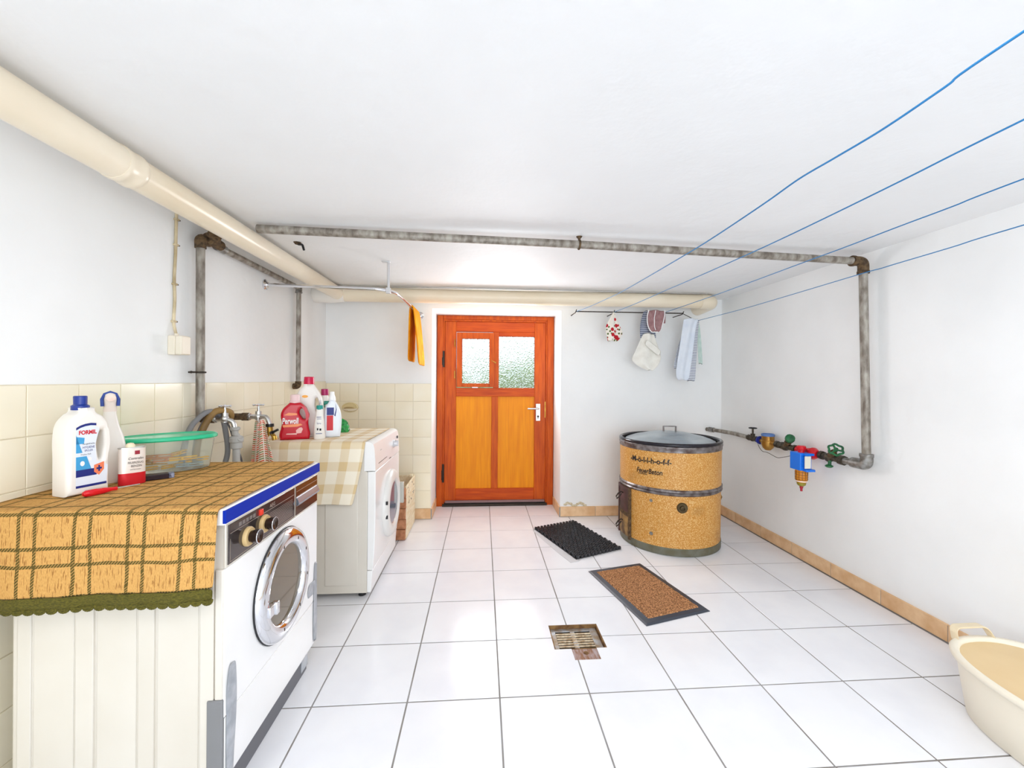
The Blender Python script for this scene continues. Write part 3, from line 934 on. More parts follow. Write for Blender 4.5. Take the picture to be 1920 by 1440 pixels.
P = flag([(1.718, 1.81, 1.836), (1.62, 1.79, 1.826), (1.50, 1.77, 1.818), (1.38, 1.75, 1.810), (1.28, 1.735, 1.802), (1.195, 1.725, 1.796)], 3.372, 0.006)
o = sheet('towel', P, stripe_mat('striped_terry_fine', srgb(226, 228, 234), srgb(128, 134, 152), 0.014, 0.006), th=0.005)
tag(o, 'narrow striped towel edge hanging right of the plain pale towel', 'towel')
P = flag([(1.716, 1.825, 1.840), (1.6, 1.830, 1.862), (1.45, 1.838, 1.872), (1.34, 1.842, 1.878)], 3.39, 0.006)
o = sheet('towel', P, cloth_mat('mint_terry', srgb(206, 224, 216), srgb(190, 212, 204), 30), th=0.005)
tag(o, 'thin strip of mint green towel behind the striped towel', 'towel')
# soap dish set in the back wall tiles
t = thing('soap_dish', 'cream oval soap dish set in the wall tiles beside the bottles', 'soap dish', (-1.115, 3.56, 0.91))
obj('dish', MB().lathe([(0.012, 0.0), (0.042, 0.004), (0.062, 0.018), (0.066, 0.024), (0.058, 0.022), (0.03, 0.010), (0.0, 0.008)], (-1.115, 3.555, 0.925), n=28, sy=0.45), M_WT, t)
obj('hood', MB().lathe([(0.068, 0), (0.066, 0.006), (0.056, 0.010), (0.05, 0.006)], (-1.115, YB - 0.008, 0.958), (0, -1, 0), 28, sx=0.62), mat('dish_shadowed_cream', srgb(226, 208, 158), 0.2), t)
obj('soap', MB().ball((-1.12, 3.55, 0.945), 0.036, 14, 1.3, 0.6, 0.5), mat('old_soap', srgb(176, 152, 104), 0.5), t)

# ================================================================== FRONT WASHING MACHINE (old, blue edged top)
FX, Y0, Y1 = -0.688, 1.160, 1.776
BX = -1.222
t = thing('washing_machine', 'old front-loading washing machine with chrome porthole and blue edged top', 'washing machine', (-0.95, 1.47, 0))
W1 = t
body = MB()
body.box(BX, FX - 0.004, Y0 + 0.004, Y1, 0.10, 0.81)
body.box(BX + 0.01, FX - 0.05, Y0 + 0.02, Y1 - 0.02, 0.02, 0.10)
obj('body', body, M_SIDE, t, bevel=0.006)
for (a, b, d) in ((-1.205, -1.172, .004), (-1.167, -1.069, 0.002), (-1.062, -1.018, 0.006), (-1.012, -0.914, 0.002), (-0.907, -0.867, 0.006), (-0.861, -0.757, 0.002), (-0.751, -0.716, 0.006)):
    obj('side_panel', MB().box(a, b, Y0 + 0.004 - d, Y0 + 0.006, 0.06, 0.80), M_SIDE, t, bevel=0.0018)
obj('corner_post', MB().box(-0.712, FX - 0.004, Y0 - 0.004, Y0 + 0.02, 0.334, 0.684), M_SIDE, t, bevel=0.003)
obj('kick_corner', MB().box(-0.731, FX - 0.002, Y0 - 0.006, Y0 + 0.02, 0.03, 0.334), mat('grey_vinyl', srgb(124, 124, 126), 0.45), t, bevel=0.003)
obj('plinth', MB().box(BX + 0.02, FX - 0.030, Y0 + 0.010, Y1 - 0.02, 0.0, 0.105), mat('dark_grey_plinth', srgb(104, 104, 110), 0.5), t, bevel=0.003)
tp = obj('top_panel', MB().box(BX, FX + 0.004, Y0 - 0.012, Y1 + 0.002, 0.805, 0.849), M_WHITE, t, bevel=0.004)
obj('blue_trim', MB().box(FX + 0.000, FX + 0.009, Y0 - 0.0135, Y1 + 0.003, 0.811, 0.846), mat('blue_trim', srgb(0, 40, 156), 0.55, spec=0.2), tp, bevel=0.001)
obj('front_panel', MB().box(FX - 0.006, FX, Y0, Y1, 0.284, 0.684), M_ENAMEL, t, bevel=0.002)
obj('service_flap', MB().box(FX - 0.006, FX - 0.001, Y0 + 0.002, Y1 - 0.002, 0.106, 0.281), M_ENAMEL, t, bevel=0.002)
# control panel
pn = obj('control_panel', MB().box(FX - 0.006, FX + 0.001, Y0, Y1 - 0.002, 0.686, 0.806), mat('panel_surround', srgb(225, 220, 208), 0.3, 0.3), t, bevel=0.0015)
M_PAN = mat('smoked_panel', srgb(62, 54, 52), 0.12, 0.35, coat=0.5)
obj('panel_glass', MB().box(FX, FX + 0.0035, Y0 + 0.008, 1.562, 0.692, 0.800), M_PAN, pn, bevel=0.001)
M_PLN = mat('panel_print', srgb(186, 172, 158), 0.35, 0.4)
ln = MB()
X2 = FX + 0.0038
def strip(mb, ya, yb_, za, zb_, x=None):
    x = X2 if x is None else x
    mb.box(x - 0.001, x, ya, yb_, za, zb_)
strip(ln, 1.175, 1.555, 0.774, 0.7752); strip(ln, 1.175, 1.176, 0.698, 0.76); strip(ln, 1.175, 1.555, 0.697, 0.6982)
for k in range(11): strip(ln, 1.385, 1.545, 0.706 + k * 0.0055, 0.7066 + k * 0.0055)
obj('panel_lines', ln, M_PLN, pn, smooth=0)
pf = MB()
for k in range(5): strip(pf, 1.215 + k * 0.018, 1.228 + k * 0.018, 0.780, 0.791)
obj('push_button', pf, mat('grey_symbols', srgb(120, 112, 108), 0.4), pn, smooth=0)
obj('pilot_lamp', MB().box(FX + 0.002, FX + 0.011, 1.318, 1.334, 0.776, 0.794), mat('red_lamp', srgb(226, 56, 36), 0.25), pn, bevel=0.002)
tx = text_mb('AEG', 0.017, lambda x, y, d: (X2 + 0.0004, 1.40 + x, 0.780 + y), 1.1)
obj('panel_lettering', tx, M_PLN, pn, smooth=0)
for cy, cz in ((1.258, 0.736), (1.347, 0.742)):
    dl = obj('dial_ring', MB().lathe([(0.028, 0), (0.028, 0.006), (0.025, 0.011)], (FX + 0.003, cy, cz), (1, 0, 0), 32), mat('dial_beige', srgb(206, 176, 124), 0.4), pn)
    obj('knob', MB().lathe([(0.016, 0.01), (0.019, 0.022), (0.0205, 0.034), (0.018, 0.037), (0.010, 0.034), (0.0, 0.034)], (FX + 0.003, cy, cz), (1, 0, 0), 32), mat('brown_knob', srgb(58, 44, 38), 0.15, 0.4), dl)
    obj('knob_rim', MB().torus((FX + 0.0385, cy, cz), (1, 0, 0), 0.0192, 0.0014, 28, 6), M_CHROME, dl)
dr = obj('drawer', MB().box(FX, FX + 0.0035, 1.573, 1.768, 0.692, 0.800), mat('brown_drawer', srgb(84, 54, 38), 0.18, 0.3, coat=0.4), pn, bevel=0.001)
obj('drawer_handle', MB().prism([(FX + 0.003, 0.728), (FX + 0.012, 0.730), (FX + 0.014, 0.738), (FX + 0.006, 0.757), (FX + 0.003, 0.757)], 'y', 1.575, 1.766), mat('silver_grip', srgb(150, 158, 172), 0.18, 0.9), dr)
l2 = MB()
strip(l2, 1.576, 1.766, 0.779, 0.780); strip(l2, 1.576, 1.766, 0.760, 0.7615); strip(l2, 1.576, 1.766, 0.724, 0.7252)
obj('drawer_lines', l2, M_PLN, dr, smooth=0)
# porthole
PC = Vector((FX, 1.478, 0.492))
dz = obj('door_ring', MB().lathe([(0.183, 0), (0.183, 0.010), (0.178, 0.018), (0.166, 0.024), (0.152, 0.027), (0.138, 0.026), (0.130, 0.020), (0.127, 0.010), (0.127, 0.002)], PC, (1, 0, 0), 64), M_CHROME, t, smooth=50)
MB_ = MB().lathe([(0.184, 0), (0.186, 0.003), (0.184, 0.006)], PC, (1, 0, 0), 64)
obj('door_seal', MB_, M_RUBBER, dz)
gl = bpy.data.materials.new('porthole_glass')
gl.use_nodes = True
gb = gl.node_tree.nodes['Principled BSDF']
gb.inputs['Base Color'].default_value = srgb(88, 74, 44)
gb.inputs['Roughness'].default_value = 0.06
gb.inputs['Coat Weight'].default_value = 0.6
obj('door_glass', MB().lathe([(0.128, 0.010), (0.122, 0.004), (0.10, -0.004), (0.06, -0.010), (0.0, -0.012)], PC, (1, 0, 0), 48), gl, dz)
for r_, m_ in ((0.122, M_RUBBER), (0.114, mat('grey_ring', srgb(150, 142, 128), 0.3, 0.5)), (0.106, mat('tan_ring', srgb(176, 156, 116), 0.3, 0.4))):
    obj('glass_rim', MB().torus(PC + Vector((0.005, 0, 0)), (1, 0, 0), r_, 0.0035, 48, 8), m_, dz)
for a in (0.3, 1.0, 1.75, -0.35, -1.1, 2.6):
    p = PC + Vector((0.0262, 0.146 * sin(a + 0.8), 0.146 * cos(a + 0.8)))
    obj('ring_notch', MB().box(p.x - 0.001, p.x + 0.0012, p.y - 0.002, p.y + 0.002, p.z - 0.005, p.z + 0.005), M_IRON, dz, smooth=0)
obj('latch', MB().box(PC.x + 0.015, PC.x + 0.034, 1.332, 1.372, 0.448, 0.482).box(PC.x + 0.020, PC.x + 0.040, 1.362, 1.380, 0.444, 0.484), M_CHROME, dz, bevel=0.003)
# silver tape
M_TAPE = mat('silver_tape', srgb(186, 190, 196), 0.38, 0.45, var=srgb(160, 165, 172), vscale=30, bump=0.002, bscale=25)
def tape(pts, name='tape_strip', lab=None):
    P = []
    for (y_a, y_b, z) in pts:
        P.append([(FX + 0.002 + 0.0015 * sin(z * 90 + k * 2), y_a + (y_b - y_a) * k / 4, z + 0.003 * sin(k * 1.5)) for k in range(5)])
    return sheet(name, P, M_TAPE, W1, th=0.0008, label=lab)
tape([(1.178, 1.205, 0.415), (1.166, 1.212, 0.37), (1.166, 1.214, 0.33), (1.168, 1.213, 0.26), (1.166, 1.205, 0.18), (1.168, 1.200, 0.10), (1.168, 1.20, 0.03)], lab='silver tape strip on near corner')
tape([(1.748, 1.777, 0.44), (1.742, 1.777, 0.38), (1.742, 1.777, 0.30), (1.74, 1.777, 0.20), (1.742, 1.777, 0.11)], lab='silver tape strip on far corner')
tape([(1.690, 1.762, 0.372), (1.684, 1.757, 0.345), (1.688, 1.765, 0.318)], lab='crumpled silver tape patch')
obj('tape_strip', MB().box(FX - 0.033, FX - 0.027, 1.70, 1.758, 0.02, 0.1), M_TAPE, t)

# ------------------------------------------------------------------ woven tablecloth (stripes from flattened coordinates)
def woven(name, base, dark, fleck, line, pitch, gap, lw, sx=0.0, sy=0.0):
    m = bpy.data.materials.new(name)
    m.use_nodes = True
    nt = m.node_tree
    N, L = nt.nodes, nt.links
    b = N['Principled BSDF']
    b.inputs['Roughness'].default_value = 0.9
    b.inputs['Specular IOR Level'].default_value = 0.2
    uv = N.new('ShaderNodeUVMap')
    sp = N.new('ShaderNodeSeparateXYZ')
    L.new(uv.outputs[0], sp.inputs[0])
    wb_ = N.new('ShaderNodeTexNoise'); wb_.inputs['Scale'].default_value = 9
    L.new(uv.outputs[0], wb_.inputs['Vector'])

    def math(op, a, b_=None, c=None):
        n = N.new('ShaderNodeMath'); n.operation = op
        for i, q in enumerate((a, b_, c)):
            if q is None: continue
            if isinstance(q, (int, float)): n.inputs[i].default_value = q
            else: L.new(q, n.inputs[i])
        return n.outputs[0]

    wob = math('MULTIPLY', math('SUBTRACT', wb_.outputs['Fac'], 0.5), 0.012)

    def lines(c, other, off, pitch, gap):
        c = math('ADD', c, wob)
        f = math('MODULO', math('ADD', c, 30 * pitch - off), pitch)
        l1 = math('LESS_THAN', f, lw)
        l2 = math('LESS_THAN', math('ABSOLUTE', math('SUBTRACT', f, gap + lw / 2)), lw / 2)
        both = math('MAXIMUM', l1, l2)
        # twisted yarn: dashes slanting across the line
        d = math('MODULO', math('ADD', math('MULTIPLY', other, 1.0), math('MULTIPLY', c, 0.9)), 0.0075)
        d = math('LESS_THAN', math('ABSOLUTE', d), 0.0052)
        return math('MULTIPLY', both, math('ADD', math('MULTIPLY', d, 0.72), 0.25))

    U, V = sp.outputs['X'], sp.outputs['Y']
    ml = math('MAXIMUM', lines(U, V, sx, *pitch), lines(V, U, sy, *gap))
    # flecks running with V
    mp = N.new('ShaderNodeMapping'); mp.inputs['Scale'].default_value = (300, 30, 1)
    L.new(uv.outputs[0], mp.inputs[0])
    fl_ = N.new('ShaderNodeTexNoise'); fl_.inputs['Scale'].default_value = 1.0; fl_.inputs['Detail'].default_value = 2
    L.new(mp.outputs[0], fl_.inputs['Vector'])
    ff = math('MULTIPLY', math('GREATER_THAN', fl_.outputs['Fac'], 0.60), 0.6)
    mp2 = N.new('ShaderNodeMapping'); mp2.inputs['Scale'].default_value = (500, 160, 1)
    L.new(uv.outputs[0], mp2.inputs[0])
    wv = N.new('ShaderNodeTexNoise'); wv.inputs['Scale'].default_value = 1.0; wv.inputs['Detail'].default_value = 1
    L.new(mp2.outputs[0], wv.inputs['Vector'])

    def mix(f, a, b_):
        n = N.new('ShaderNodeMix'); n.data_type = 'RGBA'
        if isinstance(f, float): n.inputs['Factor'].default_value = f
        else: L.new(f, n.inputs['Factor'])
        for k, q in (('A', a), ('B', b_)):
            if isinstance(q, tuple): n.inputs[k].default_value = q
            else: L.new(q, n.inputs[k])
        return n.outputs['Result']

    c = mix(wv.outputs['Fac'], base, dark)
    c = mix(ff, c, fleck)
    c = mix(ml, c, line)
    L.new(c, b.inputs['Base Color'])
    bp = N.new('ShaderNodeBump'); bp.inputs['Distance'].default_value = 0.0016
    L.new(wv.outputs['Fac'], bp.inputs['Height'])
    L.new(bp.outputs[0], b.inputs['Normal'])
    return m


M_CL = woven('ochre_woven_cloth', srgb(222, 176, 106), srgb(186, 134, 70), srgb(118, 66, 24), srgb(84, 74, 34), (0.132, 0.038), (0.124, 0.042), 0.0085, sx=-1.046, sy=0.7177)
t = thing('tablecloth', 'ochre woven tablecloth with olive check and fringe on the old washing machine', 'tablecloth', (-0.95, 1.45, 0.85))
cx0, cx1 = -1.318, -0.692
NX = 44
rows, uvs = [], []
prof = []
zt = 0.8545
for y in [1.772 - 0.04 * k for k in range(16)]:
    prof.append((y, zt))
prof += [(1.150, zt), (1.140, 0.8525), (1.1345, 0.846)]
for z in (0.82, 0.79, 0.76, 0.73, 0.70, 0.67, 0.645):
    prof.append((1.1335, z))
arcl = [0.0]
for a, b in zip(prof[:-1], prof[1:]): arcl.append(arcl[-1] + math.hypot(b[0] - a[0], b[1] - a[1]))
i0 = 17
for i in range(NX + 1):
    x = cx0 + (cx1 - cx0) * i / NX
    row, ur = [], []
    for k, (y, z) in enumerate(prof):
        hang = max(0.0, (0.846 - z) / 0.2)
        yy = y - 0.004 * hang * (1 + sin(x * 21)) - (0.004 * hang * max(0, sin(x * 47 + 1)))
        xx = x - 0.010 * hang * (i / NX) ** 3
        zz = z - (0.012 * hang * (1 - i / NX)) if hang > 0 else z + 0.0012 * sin(x * 30 + y * 17) * (0 if y > 1.70 else 1)
        row.append((xx, yy, zz)); ur.append((x, arcl[k]))
    rows.append(row); uvs.append(ur)
sheet('cloth', rows, M_CL, t, th=0.0022, uv=uvs)
# fringe: knitted olive band with scallops
M_FR = mat('olive_yarn', srgb(104, 96, 30), 0.95, var=srgb(72, 68, 18), vscale=160, vdet=3, bump=0.003, bscale=260, stretch=(1, 1, 2.2))
fr_rows = []
for i in range(NX + 1):
    x = cx0 + (cx1 - cx0) * i / NX - 0.010 * (i / NX) ** 3
    zb0 = 0.645 - 0.012 * (1 - i / NX)
    y = 1.1335 - 0.004 * (1 + sin((cx0 + (cx1 - cx0) * i / NX) * 21)) - 0.004 * max(0, sin((cx0 + (cx1 - cx0) * i / NX) * 47 + 1)) - 0.001
    fr_rows.append([(x, y, zb0 + 0.002), (x, y - 0.0015, zb0 - 0.012), (x, y - 0.0005, zb0 - 0.028)])
fb = sheet('fringe_band', fr_rows, M_FR, t, th=0.0045)
sc_ = MB()
for i in range(23):
    u = (i + 0.5) / 23
    x = cx0 + (cx1 - cx0) * u - 0.010 * u ** 3
    y = 1.1335 - 0.004 * (1 + sin(x * 21)) - 0.002
    zb0 = 0.645 - 0.012 * (1 - u) - 0.028
    for k in range(9):
        a = pi + pi * k / 8
        sc_.ball((x + 0.0105 * cos(a), y, zb0 + 0.009 * sin(a)), 0.0046, 8)
    for k in range(4):
        sc_.ball((x - 0.006 + 0.004 * k, y, zb0 - 0.002), 0.0046, 6)
o = obj('fringe_scallops', sc_, M_FR, fb)
o['kind'] = 'stuff'

# ================================================================== REAR WASHING MACHINE
t = thing('washing_machine', 'white front-loading washing machine with detergent bottles on its top', 'washing machine', (-0.9, 2.6, 0))
ya, yb2 = 2.292, 2.925
R0 = -1.19
pr = [(R0, 0.03), (-0.622, 0.03), (-0.622, 0.69), (-0.642, 0.70), (-0.642, 0.852), (R0, 0.852)]
obj('body', MB().prism(pr, 'y', ya + 0.002, yb2), M_SIDE, t, bevel=0.004)
for a, b in ((-1.10, -0.90), (-0.845, -0.672)):
    obj('side_panel', MB().box(a, b, ya - 0.002, ya + 0.004, 0.075, 0.80), M_SIDE, t, bevel=0.0035)
# curved front shell: fascia and door panel
fas = [(-0.640, 0.856), (-0.618, 0.8555), (-0.602, 0.851), (-0.592, 0.842), (-0.586, 0.82), (-0.581, 0.76), (-0.579, 0.697), (-0.640, 0.697)]
fa = obj('control_fascia', MB().prism(fas, 'y', ya - 0.001, yb2 + 0.001), M_ENAMEL, t, smooth=30)
obj('front_panel', MB().prism([(-0.622, 0.155), (-0.592, 0.155), (-0.584, 0.25), (-0.579, 0.45), (-0.579, 0.693), (-0.622, 0.693)], 'y', ya, yb2), M_ENAMEL, t, bevel=0.004)
obj('kick_panel', MB().prism([(-0.622, 0.035), (-0.602, 0.035), (-0.593, 0.152), (-0.622, 0.152)], 'y', ya, yb2), M_ENAMEL, t, bevel=0.003)
obj('top_panel', MB().box(R0, -0.641, ya - 0.004, yb2 + 0.002, 0.832, 0.856), M_ENAMEL, t, bevel=0.006)
for x in (-1.15, -0.66):
    for y in (ya + 0.05, yb2 - 0.05):
        obj('foot', MB().cyl((x, y, 0), (x, y, 0.035), 0.02), M_RUBBER, t)
obj('program_knob', MB().lathe([(0.026, 0), (0.026, 0.006), (0.021, 0.009), (0.019, 0.028), (0.0, 0.030)], (-0.585, 2.765, 0.775), (1, 0, 0.06), 28).box(-0.565, -0.552, 2.76, 2.77, 0.758, 0.792), mat('grey_white_knob', srgb(205, 205, 208), 0.3, 0.2), fa)
obj('drawer_gap', MB().box(-0.5812, -0.5785, 2.36, 2.56, 0.724, 0.7265), M_IRON, fa, smooth=0)
obj('drawer_gap', MB().box(-0.5842, -0.5805, 2.41, 2.44, 0.790, 0.792), M_GP, fa, smooth=0)
obj('power_button', MB().cyl((-0.588, 2.875, 0.802), (-0.578, 2.875, 0.802), 0.009, n=14), M_BLACK, fa)
obj('drawer_gap', MB().box(-0.5798, -0.577, 2.62, 2.66, 0.702, 0.705), M_IRON, fa, smooth=0)
DC = Vector((-0.581, 2.66, 0.42))
dd = obj('door_ring', MB().lathe([(0.205, -0.004), (0.205, 0.010), (0.198, 0.022), (0.180, 0.030), (0.155, 0.033), (0.135, 0.028), (0.128, 0.018), (0.125, 0.006)], DC, (1, 0, 0), 56), mat('grey_white_door', srgb(226, 224, 220), 0.25), t, smooth=50)
obj('trim_ring', MB().torus(DC + Vector((0.018, 0, 0)), (1, 0, 0), 0.129, 0.004, 48, 8), M_SATIN, dd)
obj('door_glass', MB().lathe([(0.127, 0.020), (0.115, 0.022), (0.07, 0.010), (0.0, 0.006)], DC, (1, 0, 0), 48), mat('blue_grey_glass', srgb(112, 122, 138), 0.06, coat=0.5), dd)
obj('door_grip', MB().box(DC.x + 0.020, DC.x + 0.052, 2.835, 2.862, 0.36, 0.50), mat('grip_grey', srgb(190, 188, 178), 0.3, 0.3), dd, bevel=0.004)
for z in (0.385, 0.468):
    obj('hinge_plug', MB().box(DC.x + 0.018, DC.x + 0.030, 2.464, 2.472, z - 0.010, z + 0.010), M_BLACK, dd, smooth=0)

# cream check cloth over it
def check(name, base, band, pu, pv, wu, wv):
    m = bpy.data.materials.new(name)
    m.use_nodes = True
    nt = m.node_tree; N, L = nt.nodes, nt.links
    b = N['Principled BSDF']; b.inputs['Roughness'].default_value = 0.8
    uv = N.new('ShaderNodeUVMap'); sp = N.new('ShaderNodeSeparateXYZ'); L.new(uv.outputs[0], sp.inputs[0])
    outs = []
    for ch, p, w in (('X', pu, wu), ('Y', pv, wv)):
        a = N.new('ShaderNodeMath'); a.operation = 'ADD'; a.inputs[1].default_value = p * 20; L.new(sp.outputs[ch], a.inputs[0])
        q = N.new('ShaderNodeMath'); q.operation = 'MODULO'; q.inputs[1].default_value = p; L.new(a.outputs[0], q.inputs[0])
        r = N.new('ShaderNodeMath'); r.operation = 'LESS_THAN'; r.inputs[1].default_value = w; L.new(q.outputs[0], r.inputs[0])
        outs.append(r.outputs[0])
    s_ = N.new('ShaderNodeMath'); s_.operation = 'ADD'; L.new(outs[0], s_.inputs[0]); L.new(outs[1], s_.inputs[1])
    h = N.new('ShaderNodeMath'); h.operation = 'MULTIPLY'; h.inputs[1].default_value = 0.5; L.new(s_.outputs[0], h.inputs[0])
    mx = N.new('ShaderNodeMix'); mx.data_type = 'RGBA'
    mx.inputs['A'].default_value = base; mx.inputs['B'].default_value = band
    L.new(h.outputs[0], mx.inputs['Factor'])
    L.new(mx.outputs['Result'], b.inputs['Base Color'])
    return m


M_C2 = check('cream_check', srgb(240, 231, 212), srgb(216, 190, 144), 0.108, 0.12, 0.046, 0.05)
prof = [(2.90 - 0.06 * k, 0.8595) for k in range(10)] + [(2.315, 0.8595), (2.296, 0.858), (2.283, 0.85), (2.280, 0.83), (2.279, 0.78), (2.278, 0.72), (2.276, 0.66), (2.274, 0.60), (2.273, 0.55), (2.272, 0.518)]
arcl = [0.0]
for a, b in zip(prof[:-1], prof[1:]): arcl.append(arcl[-1] + math.hypot(b[0] - a[0], b[1] - a[1]))
rows, uvs = [], []
for i in range(33):
    u = i / 32
    row, ur = [], []
    for k, (y, z) in enumerate(prof):
        hang = max(0.0, (0.85 - z) / 0.33)
        x = -1.19 + (0.572 if y < 2.30 else 0.572) * u
        xr = -0.632 - 0.062 * hang ** 1.3
        x = -1.19 + (xr + 1.19) * u
        row.append((x, y - 0.004 * hang * (1 + sin(u * 16)), z + 0.004 * hang * sin(u * 9 + 1)))
        ur.append((-1.19 + 0.558 * u, arcl[k]))
    rows.append(row); uvs.append(ur)
o = sheet('tablecloth', rows, M_C2, th=0.0016, uv=uvs)
tag(o, 'cream and tan check cloth spread over the white rear washing machine', 'tablecloth')

# ================================================================== BOTTLES
def placed(x, y, z, rot):
    return Matrix.Translation((x, y, z)) @ Matrix.Rotation(rot, 4, 'Z')


def decal(parent, X, name, rects_or_poly, m, y, label=None):
    """flat printed patch on the broad face (local x, z), y is local depth"""
    mb_ = MB(X)
    for poly in rects_or_poly:
        mb_.prism(poly, 'y', y, y - 0.0005)
    return obj(name, mb_, m, parent, smooth=0, label=label)


def R4(a, b, c, d):
    return [(a, c), (b, c), (b, d), (a, d)]


def wordmark(parent, X, s, size, x, z, y, m, squash=1.0, bold=0.0, name='lettering', shear=0.0, rot=0.0):
    def fn(px, py, d):
        qx = px * cos(rot) - py * sin(rot); qy = px * sin(rot) + py * cos(rot)
        return X @ Vector((x + qx, y, z + qy))
    return obj(name, text_mb(s, size, fn, squash, bold, shear=shear), m, parent, smooth=0)


M_TBLUE = mat('print_dark_blue', srgb(26, 40, 122), 0.4)
M_TRED = mat('print_red', srgb(204, 26, 40), 0.4)
M_TBLK = mat('print_black', srgb(30, 30, 34), 0.5)
M_TWHT = mat('print_white', srgb(240, 240, 240), 0.4)
M_TORG = mat('print_orange', srgb(238, 130, 90), 0.4)
M_TSKY = mat('print_sky', srgb(66, 160, 214), 0.4)
M_TPALE = mat('print_pale_blue', srgb(206, 222, 240), 0.4)
ZT1 = 0.8565
# --- large white detergent bottle with blue cap
X = placed(-1.182, 1.312, ZT1, radians(68))
X = placed(-1.190, 1.312, ZT1, radians(70)) @ Matrix.Diagonal((0.64, 0.80, 0.965, 1))
t = thing('detergent_bottle', 'large white bottle with dark blue cap and red FORMIL lettering', 'bottle', X.translation)
hw = 0.078
out = [(-hw, 0.004), (-hw, 0.10), (-hw, 0.185), (-0.070, 0.215), (-0.045, 0.240), (-0.026, 0.252), (-0.026, 0.262, 1), (0.026, 0.262, 1), (0.028, 0.250), (0.055, 0.234), (0.074, 0.212), (hw, 0.19), (hw, 0.10), (hw, 0.004)]
out[0] = (-hw, 0.0, 1); out[-1] = (hw, 0.0, 1)
hole = [(0.052, 0.19), (0.060, 0.17), (0.056, 0.12), (0.046, 0.10), (0.036, 0.12), (0.036, 0.17)]
M_BW = mat('bottle_white', srgb(240, 236, 230), 0.35)
obj('bottle_body', flat_bottle(out, [hole], 0.092, 0.016, X), M_BW, t, smooth=60)
cap = obj('cap', MB(X).lathe([(0.030, 0.255), (0.030, 0.268), (0.026, 0.270), (0.022, 0.272), (0.0225, 0.296), (0.020, 0.298), (0.0, 0.298)], (-0.004, 0, 0), n=32), mat('cap_blue', srgb(24, 52, 140), 0.3), t)
yf = -0.0465
X = X @ Matrix.Translation((0.010, 0, 0.214)) @ Matrix.Diagonal((1.25, 1, 1.17, 1)) @ Matrix.Translation((-0.017, 0, -0.214))
lb = decal(t, X, 'label', [[(-0.030, 0.050), (0.060, 0.050), (0.064, 0.10), (0.030, 0.115), (0.026, 0.16), (0.038, 0.200), (0.010, 0.214), (-0.030, 0.205)]], mat('label_pale', srgb(226, 233, 244), 0.4), yf)
for pl_ in ([(-0.030, 0.199), (-0.018, 0.2045), (-0.004, 0.208), (0.012, 0.2095), (0.028, 0.208), (0.028, 0.214), (0.012, 0.2155), (-0.004, 0.214), (-0.018, 0.2105), (-0.030, 0.205)], R4(-0.030, 0.030, 0.078, 0.096), R4(-0.030, 0.060, 0.050, 0.056)):
    decal(lb, X, 'label_band', [pl_], M_TBLUE, yf - 0.0006)
decal(lb, X, 'label_panel', [[(-0.030, 0.096), (0.014, 0.096), (0.0, 0.130), (-0.030, 0.130)], [(-0.030, 0.140), (-0.012, 0.140), (-0.022, 0.165), (-0.030, 0.186)], [(-0.030, 0.163), (-0.008, 0.163), (-0.006, 0.178), (-0.030, 0.182)]], M_TSKY, yf - 0.0006)
decal(lb, X, 'label_shield', [[(0.022, 0.104), (0.052, 0.110), (0.052, 0.090), (0.037, 0.076), (0.022, 0.086)]], M_TORG, yf - 0.0009)
decal(lb, X, 'label_cross', [R4(0.0345, 0.0395, 0.086, 0.102), R4(0.029, 0.045, 0.0915, 0.0965)], M_TBLUE, yf - 0.0013)
wordmark(lb, X, 'FORMIL', 0.0145, 0.003, 0.187, yf - 0.0010, M_TRED, 1.05, 0.0006)
wordmark(lb, X, 'Morgenfrische', 0.0062, 0.006, 0.160, yf - 0.0010, M_TBLK)
wordmark(lb, X, 'HYGIENE', 0.0088, 0.006, 0.150, yf - 0.0010, M_TBLUE)
wordmark(lb, X, 'SPÜLER', 0.0075, 0.006, 0.142, yf - 0.0010, M_TBLUE)
wordmark(lb, X, 'Frischer Duft', 0.0055, -0.002, 0.133, yf - 0.0010, M_TBLK)
wordmark(lb, X, '99,9%', 0.0075, 0.006, 0.087, yf - 0.0010, M_TWHT)
decal(lb, X, 'label_badge', [[(-0.012 + 0.0065 * cos(a * pi / 6), 0.112 + 0.0065 * sin(a * pi / 6)) for a in range(12)], [(0.010 + 0.005 * cos(a * pi / 6), 0.122 + 0.005 * sin(a * pi / 6)) for a in range(12)]], M_TWHT, yf - 0.0010)
# --- white spray bottle behind
t = thing('spray_bottle', 'white spray bottle with blue trigger head behind the blue-capped bottle', 'bottle', (-1.212, 1.432, ZT1))
X = placed(-1.212, 1.432, ZT1, radians(44))
obj('bottle_body', MB(X).loft([(0, 0, 0, 0.040, 0.026), (0, 0, 0.004, 0.043, 0.029), (0, 0, 0.10, 0.042, 0.029), (0, 0, 0.15, 0.034, 0.026), (0, 0, 0.19, 0.022, 0.019), (0, 0, 0.225, 0.016, 0.016), (0, 0, 0.235, 0.016, 0.016)]), M_BW, t, smooth=60)
hd = obj('spray_head', MB(X).loft([(0, 0, 0.232, 0.017, 0.017), (0, 0, 0.25, 0.016, 0.018), (0, -0.004, 0.275, 0.016, 0.024), (0, -0.006, 0.288, 0.013, 0.020), (0, -0.006, 0.293, 0.006, 0.012)]), mat('head_white', srgb(238, 226, 216), 0.35), t, smooth=60)
obj('head_shell', MB(X).sweep([(-0.0185, -0.014, 0.250), (-0.0195, -0.014, 0.272), (-0.013, -0.014, 0.289), (0, -0.014, 0.295), (0.013, -0.014, 0.289), (0.0195, -0.014, 0.272), (0.0185, -0.014, 0.250)], 0.0045, 10), mat('head_blue', srgb(40, 68, 150), 0.3), hd)
